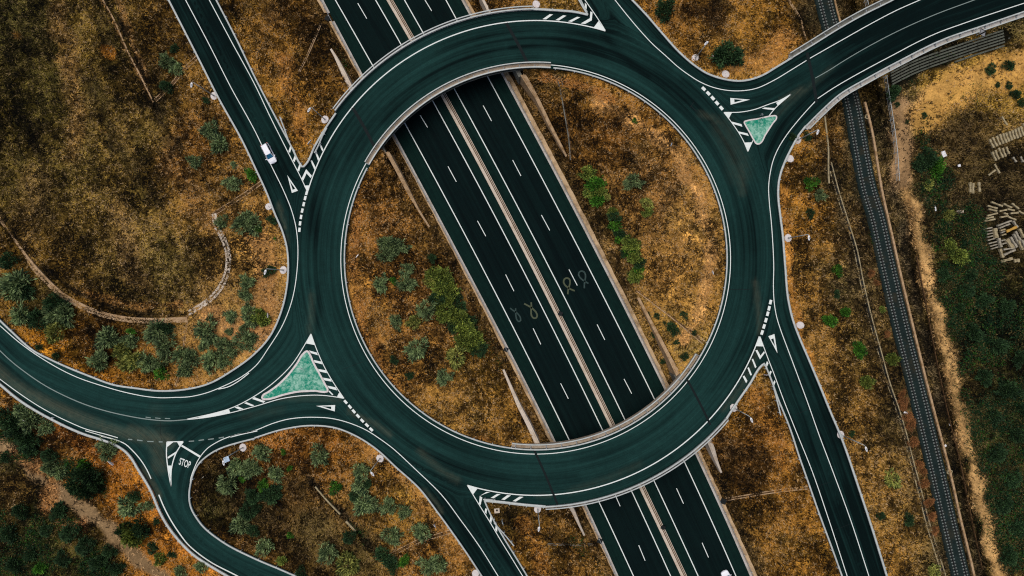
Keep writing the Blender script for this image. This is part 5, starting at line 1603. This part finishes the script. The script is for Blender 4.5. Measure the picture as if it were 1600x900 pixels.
for k, q in enumerate(BIG):
    (a, c) = c6(1400, 280, q[:4])
    beam(f'pale beam lying on top of the big yard stack, {ORD[k]} in reading order', *a, *c, q[4] * 0.9, 0.45, 0.35 + 0.2 * random.random(), 'beams on top of the big stack', 'wood_grey' if k % 3 else 'wood_pale')
(a, c) = c6(1400, 280, (1000,495,1096,452)); beam('rust yellow plate lying across the top of the big stack', *a, *c, 0.6, 0.25, 1.0, None, 'rust', 'rusty_plate')
(a, c) = c6(1400, 280, (975,775,1082,742)); beam('broad pale slab at the foot of the big stack', *a, *c, 0.7, 0.4, 0.0, None, 'wood_pale', 'concrete_slab')
(a, c) = c6(1400, 280, (1098,765,1148,762)); beam('rounded block lying right of the slab at the foot of the stack', *a, *c, 0.9, 0.4, 0.0, None, 'wood_pale', 'concrete_block')
# ------------------------------------------------------------------ shrubs and trees
def crown_mesh(seed, leaves, aspect, size, flat, clumps, spread):
    r = np.random.default_rng(seed)
    # clumps spread over a lopsided dome
    cc = []
    lob = r.uniform(0, 2 * math.pi, 3)
    while len(cc) < clumps:
        th = r.uniform(0, 2 * math.pi); ph = math.acos(r.uniform(-0.15, 1))
        rad = (0.55 + 0.38 * r.random()) * (1 + 0.22 * math.cos(2 * th + lob[0]) + 0.2 * math.cos(3 * th + lob[1]) + 0.1 * math.cos(5 * th + lob[2]))
        cc.append((rad * math.sin(ph) * math.cos(th), rad * math.sin(ph) * math.sin(th), flat * (0.45 + rad * math.cos(ph) * 0.75)))
    cc = np.array(cc)
    tone_c = np.clip(r.normal(0.42, 0.22, clumps) + 0.25 * (cc[:, 2] / flat - 0.7), 0, 1)  # higher clumps made lighter: top light painted into the leaf tone
    k = r.integers(0, clumps, leaves)
    P = cc[k] + r.normal(0, spread, (leaves, 3)) * np.array([1, 1, 0.8 * flat])
    P[:, 2] = np.maximum(P[:, 2], 0.03)
    # leaves point outwards from the middle of their clump and the bush
    d = P - np.array([0, 0, 0.25 * flat]) + (P - cc[k]) * 2.0 + r.normal(0, 0.35, (leaves, 3))
    d /= np.linalg.norm(d, axis=1)[:, None]
    up = r.normal(0, 1, (leaves, 3)); s = np.cross(d, up); s /= np.linalg.norm(s, axis=1)[:, None]
    Ls = size * r.uniform(0.7, 1.4, leaves); Ws = Ls * aspect
    a = P; t = P + d * Ls[:, None]; m = P + d * (Ls * 0.5)[:, None]
    V = np.stack([a, m - s * Ws[:, None] / 2, t, m + s * Ws[:, None] / 2], 1).reshape(-1, 3)
    F = np.arange(leaves * 4).reshape(-1, 4)
    tone = np.clip(tone_c[k] + r.normal(0, 0.27, leaves), 0, 1)
    me = bpy.data.meshes.new('crown')
    me.vertices.add(len(V)); me.vertices.foreach_set('co', V.astype(np.float32).ravel())
    me.loops.add(leaves * 4); me.loops.foreach_set('vertex_index', F.ravel().astype(np.int32))
    me.polygons.add(leaves); me.polygons.foreach_set('loop_start', np.arange(0, leaves * 4, 4, dtype=np.int32))
    me.update(calc_edges=True)
    at_ = me.attributes.new('tone', 'FLOAT', 'POINT'); at_.data.foreach_set('value', np.repeat(tone, 4).astype(np.float32))
    me.materials.append(LEAF['o'])
    return me
CROWNS = {'o': [crown_mesh(10 + i, 950, 0.24, 0.40, 0.95, 30, 0.13) for i in range(4)],
          'd': [crown_mesh(30 + i, 1300, 0.5, 0.22, 1.05, 34, 0.15) for i in range(3)],
          'b': [crown_mesh(50 + i, 1000, 0.55, 0.23, 0.9, 24, 0.15) for i in range(3)],
          'y': [crown_mesh(70 + i, 950, 0.30, 0.34, 0.95, 28, 0.13) for i in range(2)],
          'g': [crown_mesh(90 + i, 1200, 0.5, 0.24, 1.15, 22, 0.15) for i in range(4)],
          'r': [crown_mesh(110 + i, 1100, 0.24, 0.26, 0.75, 26, 0.15) for i in range(2)]}
def stems_mesh():
    b = MB(); r = random.Random(5)
    b.tube((0, 0, -0.25), (0, 0, 0.25), 0.07, 0.05, 7)
    for k in range(6):
        a = k * 1.05 + r.uniform(-.2, .2)
        b.tube((0.02 * math.cos(a), 0.02 * math.sin(a), 0.1), (0.45 * math.cos(a), 0.45 * math.sin(a), 0.62 + r.uniform(-.1, .15)), 0.045, 0.015, 6)
    me = b.mesh('stems'); me.materials.append(M['bark']); return me
STEMS = stems_mesh()
COLW = {'o': 'grey-green', 'd': 'dark green', 'b': 'bright green', 'y': 'yellow-green', 'g': 'mid-green', 'r': 'rusty brown'}
def plant_at(px, py, r, kind, tall):
    """r: crown radius on the plan; returns base position, radius in metres"""
    z = float(ground_z([px], [py])[0])
    R = r * (CAM_H - z) / FPX
    h = R * (1.6 if not tall else 2.6)
    z2 = z
    for _ in range(3):
        p = at(px, py, z2 + h * 0.55)
        # plan point of the base
        bx = 800 + p[0] * FPX / (CAM_H - z2); by = 450 - p[1] * FPX / (CAM_H - z2)
        z2 = float(ground_z([bx], [by])[0])
    return (p[0], p[1], z2 - 0.05), R
CL = [
 ('beside the upper left slip road', 'the lined drain', (311,87), [(257,95,11,'o'),(275,106,10,'o'),(272,75,7,'d'),(259,135,9,'d'),(322,156,5,'d'),(366,257,5,'o')]),
 ('on the bank above the bend', 'the white car', (422,241), [(326,201,13,'o'),(340,223,13,'o'),(302,251,10,'o'),(361,286,10,'o'),(391,273,9,'b')]),
 ('on the bank left of the bend', 'the bend lamp', (443,422), [(345,347,9,'o'),(377,350,14,'o'),(392,350,13,'o'),(384,341,10,'o'),(383,441,11,'o'),(380,459,10,'o'),(418,423,10,'d'),(402,357,6,'b'),(424,343,7,'d'),(430,372,3,'b')]),
 ('on the sandy inner bank', 'the long green island', (478,580), [(385,487,11,'o'),(358,495,9,'o'),(393,502,10,'o'),(405,497,13,'g'),(380,513,7,'o'),(357,518,6,'o'),(318,518,17,'o'),(317,540,7,'o'),(347,540,12,'o'),(363,547,11,'o'),(383,532,13,'o'),(394,528,8,'o'),(328,567,15,'o'),(349,563,12,'o'),(280,557,14,'o'),(297,562,13,'o'),(287,578,12,'o')]),
 ('below the field channel', 'the channel corner', (293,498), [(253,540,15,'o'),(240,517,16,'o'),(257,512,10,'d'),(248,568,10,'o'),(249,583,11,'b'),(207,563,15,'y'),(227,567,14,'o'),(192,570,14,'y'),(203,518,6,'b'),(187,547,13,'y'),(200,533,12,'o')]),
 ('above the golden roadside grass', 'the left photo edge', (0,470), [(150,567,15,'o'),(165,530,15,'o'),(82,518,16,'y'),(55,500,15,'d'),(27,492,14,'o'),(83,493,17,'o'),(98,491,14,'o'),(83,473,15,'d'),(10,407,14,'d'),(22,443,20,'o'),(8,454,16,'o'),(34,454,15,'d'),(86,557,6,'d'),(60,543,5,'d')]),
 ('on the left central island', 'its left guardrail', (540,420), [(613,383,14,'o'),(600,397,13,'o'),(623,385,12,'o'),(602,379,11,'o'),(635,421,10,'o'),(632,442,14,'o'),(593,443,11,'o'),(614,438,5,'b'),(665,484,14,'o'),(618,503,10,'o'),(646,503,11,'y'),(650,547,15,'o'),(615,563,6,'d'),(640,587,6,'d'),(710,557,14,'y'),(693,588,11,'o')]),
 ('in the central island clump', 'its upper end', (675,400), [(674,404,8,'d'),(677,431,15,'g'),(693,434,13,'g'),(687,452,14,'g'),(703,452,13,'g'),(681,468,12,'d'),(700,474,14,'g'),(713,478,12,'d'),(692,495,12,'g'),(717,500,15,'g'),(733,505,12,'d'),(723,518,15,'g'),(741,530,13,'g'),(727,534,13,'g'),(748,547,12,'d'),(706,512,10,'d'),(712,463,10,'d'),(697,442,12,'g'),(671,440,9,'y'),(709,490,11,'g'),(730,512,10,'y'),(737,540,9,'g'),(719,532,9,'y'),(686,480,9,'g')]),
 ('in the right island row', 'the upper bridge', (840,110), [(917,270,12,'g'),(933,286,15,'b'),(926,296,12,'g'),(934,308,14,'b'),(950,307,6,'y'),(961,338,9,'d'),(963,352,11,'b'),(968,365,9,'d'),(982,380,12,'g'),(991,382,11,'g'),(979,392,10,'d'),(993,401,12,'g'),(1001,411,9,'d'),(995,428,12,'g'),(989,434,9,'g'),(971,372,10,'b'),(985,390,10,'b'),(957,330,7,'g'),(998,420,8,'b'),(941,298,9,'g')]),
 ('on the dry right central island', 'its right guardrail', (1137,400), [(990,282,13,'o'),(992,188,4,'b'),(1013,318,9,'y'),(1011,331,8,'g'),(1052,515,10,'d'),(1027,494,5,'d'),(1070,492,6,'d'),(1013,491,4,'d'),(1070,557,6,'d'),(1040,505,4,'d'),(1022,523,4,'d'),(1058,535,4,'d'),(1085,520,4,'d'),(1037,565,4,'d')]),
 ('inside the loop at the top', 'the lowest footing', (1133,116), [(1040,13,16,'d'),(1137,83,19,'d'),(1128,88,12,'d'),(1148,92,11,'d')]),
 ('near the STOP junction', 'the blue lamp panel', (349,722), [(365,731,11,'o'),(383,737,13,'o'),(396,733,10,'o'),(353,757,14,'o'),(378,750,5,'b'),(408,708,13,'o'),(371,726,6,'b'),(430,742,11,'o'),(442,707,4,'b'),(452,732,4,'b'),(410,762,9,'b'),(421,774,15,'d'),(393,777,12,'d')]),
 ('in the lower shrub area', 'the bottom photo edge', (420,900), [(385,800,11,'d'),(373,823,14,'o'),(394,830,9,'d'),(410,858,13,'o'),(440,877,7,'g'),(452,837,5,'b'),(510,867,14,'o'),(543,887,16,'y'),(470,897,9,'d'),(400,795,8,'d')]),
 ('below the bottom link road', 'its street lamp', (594,716), [(498,713,13,'o'),(563,739,12,'o'),(560,762,10,'o'),(567,788,15,'o'),(580,791,11,'o'),(607,794,12,'o'),(630,801,10,'o'),(523,763,9,'b'),(573,757,6,'d'),(553,775,8,'d'),(560,748,6,'d')]),
 ('around the lower lined channel', 'the lined channel', (655,845), [(613,838,13,'o'),(658,833,13,'o'),(668,887,13,'o'),(687,884,12,'o'),(630,878,9,'b'),(600,872,14,'d'),(612,886,10,'d'),(545,840,9,'d')]),
 ('on the slope below the left road', 'the photo edge', (0,650), [(40,657,17,'o'),(30,642,10,'o'),(68,668,11,'o'),(163,706,15,'o'),(43,692,15,'d'),(19,667,14,'d'),(8,655,15,'d'),(33,681,13,'d'),(48,703,10,'d'),(77,731,11,'o'),(91,738,10,'o'),(6,715,8,'d'),(75,712,10,'d')]),
 ('beside the lower left dirt track', 'the STOP lettering', (288,723), [(230,791,8,'o'),(200,793,15,'o'),(243,815,5,'d'),(237,857,8,'d'),(249,874,9,'g'),(268,867,6,'d'),(281,895,9,'o'),(313,887,9,'o'),(210,775,9,'d')]),
 ('on the bank left of the railway', 'the flyover', (1290,160), [(1268,286,10,'b'),(1283,304,9,'o'),(1267,333,7,'d'),(1310,422,9,'b'),(1300,502,11,'b'),(1323,488,9,'b'),(1345,547,12,'b'),(1308,460,6,'d'),(1380,484,5,'g'),(1357,597,11,'g'),(1397,561,11,'g'),(1395,750,12,'y'),(1377,807,7,'d'),(1331,678,5,'d'),(1422,813,9,'d'),(1460,895,10,'y'),(1240,214,6,'d'),(1262,213,7,'d')]),
 ('along the ballast of the railway', 'the flyover', (1290,160), [(1363,427,6,'r'),(1370,442,5,'r'),(1389,522,5,'r'),(1411,617,6,'r'),(1414,628,7,'r'),(1413,638,6,'r'),(1422,652,7,'r'),(1426,666,8,'r'),(1431,692,8,'r'),(1440,727,8,'r'),(1445,737,7,'r'),(1447,757,8,'r'),(1453,787,7,'r'),(1458,808,7,'r'),(1462,830,6,'r')]),
 ('in the yard on the right', 'the white slab', (1474,241), [(1453,247,13,'d'),(1467,262,15,'b'),(1440,255,11,'d'),(1445,180,4,'d'),(1418,190,3,'d'),(1452,290,8,'y'),(1588,147,7,'d'),(1577,101,8,'d'),(1550,107,8,'d'),(1597,160,6,'d'),(1403,163,4,'d'),(1397,143,10,'d'),(1484,335,9,'y'),(1560,132,4,'d'),(1578,133,5,'d')]),
 ('in the right thicket', 'the beam stack', (1570,370), [(1512,455,11,'d'),(1540,470,13,'d'),(1575,480,12,'d'),(1525,520,13,'d'),(1562,540,14,'d'),(1595,560,12,'d'),(1540,590,12,'d'),(1580,610,15,'d'),(1555,650,12,'d'),(1592,680,13,'d'),(1560,710,14,'d'),(1587,750,12,'d'),(1571,790,13,'d'),(1595,830,12,'d'),(1578,870,13,'d'),(1500,400,12,'g'),(1485,385,10,'g'),(1475,430,9,'d'),(1518,430,10,'d'),(1598,640,10,'d'),(1500,480,9,'d')]),
 ('in the lower left thicket', 'the dirt track end', (250,895), [(30,800,12,'d'),(12,835,13,'d'),(45,868,10,'d'),(70,830,9,'d'),(90,800,11,'d'),(105,835,12,'d'),(130,855,13,'d'),(150,880,12,'d'),(180,890,11,'d'),(95,875,12,'d'),(20,885,11,'d'),(60,890,9,'b'),(170,862,10,'d')]),
]
TALLC = [('tree', 'tall dark green tree standing in the brown slope by the lower left track', 131, 742, 17, 'd'), ('tree', 'dark tree clump leaning over the lower left dirt track', 119, 757, 14, 'd'),
 ('tree', 'dark green tree at the edge of the lower left track, lowest of three', 135, 769, 14, 'd'), ('tree', 'bright green tree beside the lower left track, below the round grey-green shrub', 203, 838, 16, 'g'),
 ('tree', 'dark tree right behind the bright green tree by the lower left track', 216, 828, 13, 'd'), ('tree', 'dark tree left of the bright green tree on the track edge', 190, 828, 11, 'd'), ('tree', 'small dark tree in shade right of the tall lower left tree', 147, 753, 12, 'd'),
 ('tree', 'green tree in the upper middle of the lower left slope group', 128, 729, 9, 'b')]
nshrub = 0
def place(name, label, cat, group, px, py, r, kind, tall=False):
    global nshrub
    p, R = plant_at(px, py, r, kind, tall)
    s = 0.93 * R
    t = bpy.data.objects.new(name, None); t.empty_display_size = 0.2
    COL.objects.link(t)
    t.location = p; t.rotation_euler = (0, 0, random.uniform(0, 6.28))
    hz = (1.6 if not tall else 2.6) * random.uniform(0.85, 1.1) / 1.5
    t.scale = (s * random.uniform(0.86, 1.14), s * random.uniform(0.86, 1.14), s * hz)
    tag(t, label, cat, group)
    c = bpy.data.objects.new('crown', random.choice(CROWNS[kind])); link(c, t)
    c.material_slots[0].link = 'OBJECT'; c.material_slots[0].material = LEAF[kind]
    w = bpy.data.objects.new('trunk' if tall else 'stems', STEMS); link(w, t)
    nshrub += 1
for phrase, lm, lp, items in CL:
    order = sorted(items, key=lambda q: math.dist(q[:2], lp))
    bykind = {}
    for q in order: bykind.setdefault(q[3], []).append(q)
    for kd, qs in bykind.items():
        for i, (x, y, r, k) in enumerate(qs):
            size = 'tiny' if r <= 5 else 'small' if r <= 9 else 'large' if r >= 14 else 'mid-sized'
            noun = 'bush' if k in 'dbg' else 'shrub'
            rank = f'{ORD[i]} nearest' if len(qs) > 1 and i > 0 else 'nearest'
            if len(qs) == 1: lab = f'only {COLW[k]} {noun} {phrase}, {size}'
            else: lab = f'{size} {COLW[k]} {noun} {phrase}, {rank} {lm}'
            place('shrub' if r > 5 else 'weed', lab, noun, f'{COLW[k]} {noun}s {phrase}', x, y, r, k)
for nm, lab, x, y, r, k in TALLC:
    place(nm, lab, 'tree', None, x, y, r, k, True)

# ------------------------------------------------------------------ dry grass: straw tufts over the open ground
def tufts():
    N = 420000
    px = rng.uniform(-70, 1670, N); py = rng.uniform(-70, 970, N)
    inside = inside_road(px, py)
    dm = dm_corr(px, py); dr = np.abs(dr_rail(px, py))
    c, bare_, z = soil_at(px, py)
    keep = (~inside) & (dm > 3) & (dr > 15.5 + 2.5 * rng.random(N)) & (rng.random(N) > bare_ * 0.93)
    px, py, c, bare_ = px[keep], py[keep], c[keep], bare_[keep]
    # patchy stand: clumps and gaps
    f = np.sin(px * .13 + 2 * np.sin(py * .07)) + np.sin(py * .17 + 2 * np.sin(px * .05)) + rng.normal(0, .9, len(px))
    k = f > -1.1
    px, py, c = px[k], py[k], c[k]
    crib_ = seg_dist(px, py, [(1396,122),(1441,100),(1490,83),(1572,57)]) < 11
    px, py, c = px[~crib_], py[~crib_], c[~crib_]
    d = edge_dist(px, py)
    k = d > np.where(rng.random(len(px)) < 0.35, 1.2, 4.0)
    px, py, c, d = px[k], py[k], c[k], d[k]
    z = ground_z(px, py)
    n = len(px)
    s = (CAM_H - z) / FPX
    X = (px - 800) * s; Y = (450 - py) * s
    B = 3
    n1 = vnoise(px + 0.3 * py, py - 0.3 * px, 4.2, 1); n2 = vnoise(px, py, 10.0, 2); n3 = vnoise(px, py, 34.0, 3); n4 = vnoise(px, py, 90.0, 4)
    q = 0.40 * n1 + 0.30 * n2 + 0.18 * n3 + 0.12 * n4
    q = q + 0.22 * (n3 - 0.5) + 0.16 * (n4 - 0.5)
    tone = np.exp((q - 0.505) * 8.0) * np.clip(rng.lognormal(-0.14, 0.72, n), 0.15, 3.6)
    tone = tone * np.where(rng.random(n) < 0.14, 0.25, 1.0)
    tone = np.clip(tone, 0.06, 4.6)
    lum = c.mean(1)
    hgt = rng.uniform(0.15, 0.5, n) * np.clip((d - 3) / 10, 0.4, 1)
    out_v, out_c = [], []
    for b_ in range(B):
        a = rng.uniform(0, 2 * np.pi, n); ln = rng.uniform(0.22, 0.58, n)
        _w = rng.uniform(.07, .17, n)
        bx = X + rng.normal(0, .16, n); by = Y + rng.normal(0, .16, n)
        wx, wy = -np.sin(a) * _w, np.cos(a) * _w
        v0 = np.stack([bx - wx, by - wy, z - 0.02], 1); v1 = np.stack([bx + wx, by + wy, z - 0.02], 1)
        v2 = np.stack([bx + np.cos(a) * ln, by + np.sin(a) * ln, z + hgt * rng.uniform(.6, 1.1, n)], 1)
        out_v.append(np.stack([v0, v1, v2], 1))
        t = tone * rng.uniform(0.75, 1.3, n)
        pale = (rng.random(n) < 0.19 * np.clip(tone, 0, 1.6)) * rng.uniform(0.3, 1.0, n) * np.clip(lum / 0.06, 0.0, 1)
        cc = c * (SOILF * t)[:, None]
        cc = cc * (1 - pale[:, None]) + np.array([0.44, 0.29, 0.15]) * pale[:, None]
        out_c.append(np.repeat(cc[:, None, :], 3, 1))
    V = np.concatenate(out_v).reshape(-1, 3); Cc = np.concatenate(out_c).reshape(-1, 3)
    mx = Cc.max(1, keepdims=True); Cc = Cc * np.minimum(1.0, 0.50 / np.maximum(mx, 1e-6)) + 0.001
    Cc = np.concatenate([Cc, np.ones((len(Cc), 1))], 1)
    F = np.arange(len(V)).reshape(-1, 3)
    o = big_mesh('dry_grass', V, F, M['grass'], {'tint': ('FLOAT_COLOR', Cc)})
    tag(o, 'dry straw coloured grass over all the open ground', 'grass', None, 'stuff')
tufts()

# ------------------------------------------------------------------ green undergrowth masses (right yard, lower left corner)
def leafy(name, label, zones, per, hmax, size, cols, rej=None):
    Vs, Cs = [], []
    for poly, count in zones:
        xs = [p[0] for p in poly]; ys = [p[1] for p in poly]
        px = rng.uniform(min(xs), max(xs), count * 3); py = rng.uniform(min(ys), max(ys), count * 3)
        k = in_poly(px, py, poly)
        px, py = px[k][:count], py[k][:count]
        f = 5.0 * (0.5 * vnoise(px, py, 30.0, 11) + 0.3 * vnoise(px, py, 12.0, 12) + 0.2 * vnoise(px, py, 70.0, 13) - 0.5) + rng.normal(0, .25, len(px))
        k = f > -0.02
        px, py, f = px[k], py[k], f[k]
        if rej is not None:
            k = ~rej(px, py); px, py, f = px[k], py[k], f[k]
        z = ground_z(px, py); s = (CAM_H - z) / FPX
        X = (px - 800) * s; Y = (450 - py) * s
        n = len(px)
        R = rng.uniform(.3, 1.15, n); H = rng.uniform(.2, 1.0, n) * hmax
        tone = np.clip(0.30 + 0.42 * f + rng.normal(0, .22, n), 0, 1)
        which = rng.integers(0, len(cols), n)
        cA = np.array([c[0] for c in cols])[which]; cB = np.array([c[1] for c in cols])[which]
        for j in range(per):
            th = rng.uniform(0, 6.283, n); rr_ = np.sqrt(rng.random(n)) * R
            zz = z + H * (1 - (rr_ / R) ** 2 * .8) * rng.uniform(.5, 1.05, n)
            c0 = np.stack([X + rr_ * np.cos(th), Y + rr_ * np.sin(th), zz], 1)
            d = np.stack([np.cos(th), np.sin(th), rng.uniform(-.3, .9, n)], 1) + rng.normal(0, .4, (n, 3)); d /= np.linalg.norm(d, axis=1)[:, None]
            sd = np.cross(d, rng.normal(0, 1, (n, 3))); sd /= np.linalg.norm(sd, axis=1)[:, None]
            L = (size * rng.uniform(.7, 1.5, n))[:, None]
            Vs.append(np.stack([c0, c0 + d * L * .5 - sd * L * .25, c0 + d * L, c0 + d * L * .5 + sd * L * .25], 1))
            t = np.clip(tone + rng.normal(0, .15, n), 0, 1)[:, None]
            Cs.append(np.repeat((cA * (1 - t) + cB * t)[:, None, :], 4, 1))
    V = np.concatenate(Vs).reshape(-1, 3); Cc = np.concatenate(Cs).reshape(-1, 3)
    Cc = np.concatenate([Cc, np.ones((len(Cc), 1))], 1)
    o = big_mesh(name, V, np.arange(len(V)).reshape(-1, 4), M['under'], {'tint': ('FLOAT_COLOR', Cc)})
    tag(o, label, 'undergrowth', None, 'stuff')
DK = ((0.006, 0.016, 0.008), (0.022, 0.058, 0.022)); BR = ((0.010, 0.034, 0.006), (0.036, 0.105, 0.016)); OL = ((0.02, 0.02, 0.008), (0.13, 0.10, 0.035))
leafy('undergrowth', 'dense dark green undergrowth filling the right edge of the photo',
      [([(1465,345),(1530,330),(1540,400),(1600,430),(1670,440),(1670,970),(1580,970),(1545,800),(1515,680),(1500,590),(1478,500),(1455,400)], 9500),
       ([(1440,210),(1500,290),(1530,330),(1460,345),(1434,300)], 700), ([(1462,350),(1535,345),(1530,410),(1470,420)], 900)], 15, 1.7, 0.34, [DK, DK, DK, BR, OL, OL])
leafy('undergrowth', 'dark green undergrowth below the dirt track in the lower left corner',
      [([(-70,770),(0,790),(40,850),(60,790),(100,790),(150,850),(190,890),(230,960),(-70,970)], 4200), ([(0,615),(40,690),(60,720),(20,720),(-60,660),(-60,620)], 700), ([(90,715),(150,720),(170,770),(110,760)], 500)], 14, 1.0, 0.28, [DK, DK, BR, OL])
leafy('roadside_weeds', 'small green weeds along the trench, the sandy track and motorway verges',
      [([(485,755),(500,755),(600,860),(585,875)], 420), ([(1428,340),(1440,340),(1570,900),(1540,905)], 480), ([(735,500),(745,495),(788,575),(780,580)], 90), ([(1380,90),(1490,80),(1470,110),(1390,150)], 200), ([(885,840),(905,830),(950,900),(925,905)], 150), ([(520,75),(530,75),(545,110),(535,115)], 60), ([(875,118),(895,118),(895,135),(880,135)], 60), ([(1355,300),(1375,380),(1360,380),(1340,300)], 60), ([(1430,345),(1440,345),(1472,480),(1500,600),(1530,740),(1562,900),(1550,900),(1519,740),(1490,600),(1463,480)], 900), ([(1520,128),(1600,130),(1600,150),(1500,160)], 60), ([(1480,148),(1570,128),(1600,136),(1600,150),(1490,168)], 60), ([(1428,210),(1450,180),(1480,165),(1450,200),(1440,240)], 50), ([(60,740),(85,740),(230,850),(240,880)], 40)],
      10, 0.5, 0.22, [DK, BR, OL], lambda x, y: dm_corr(x, y) < 3)
print('shrubs', nshrub, 'objects', len(bpy.data.objects))
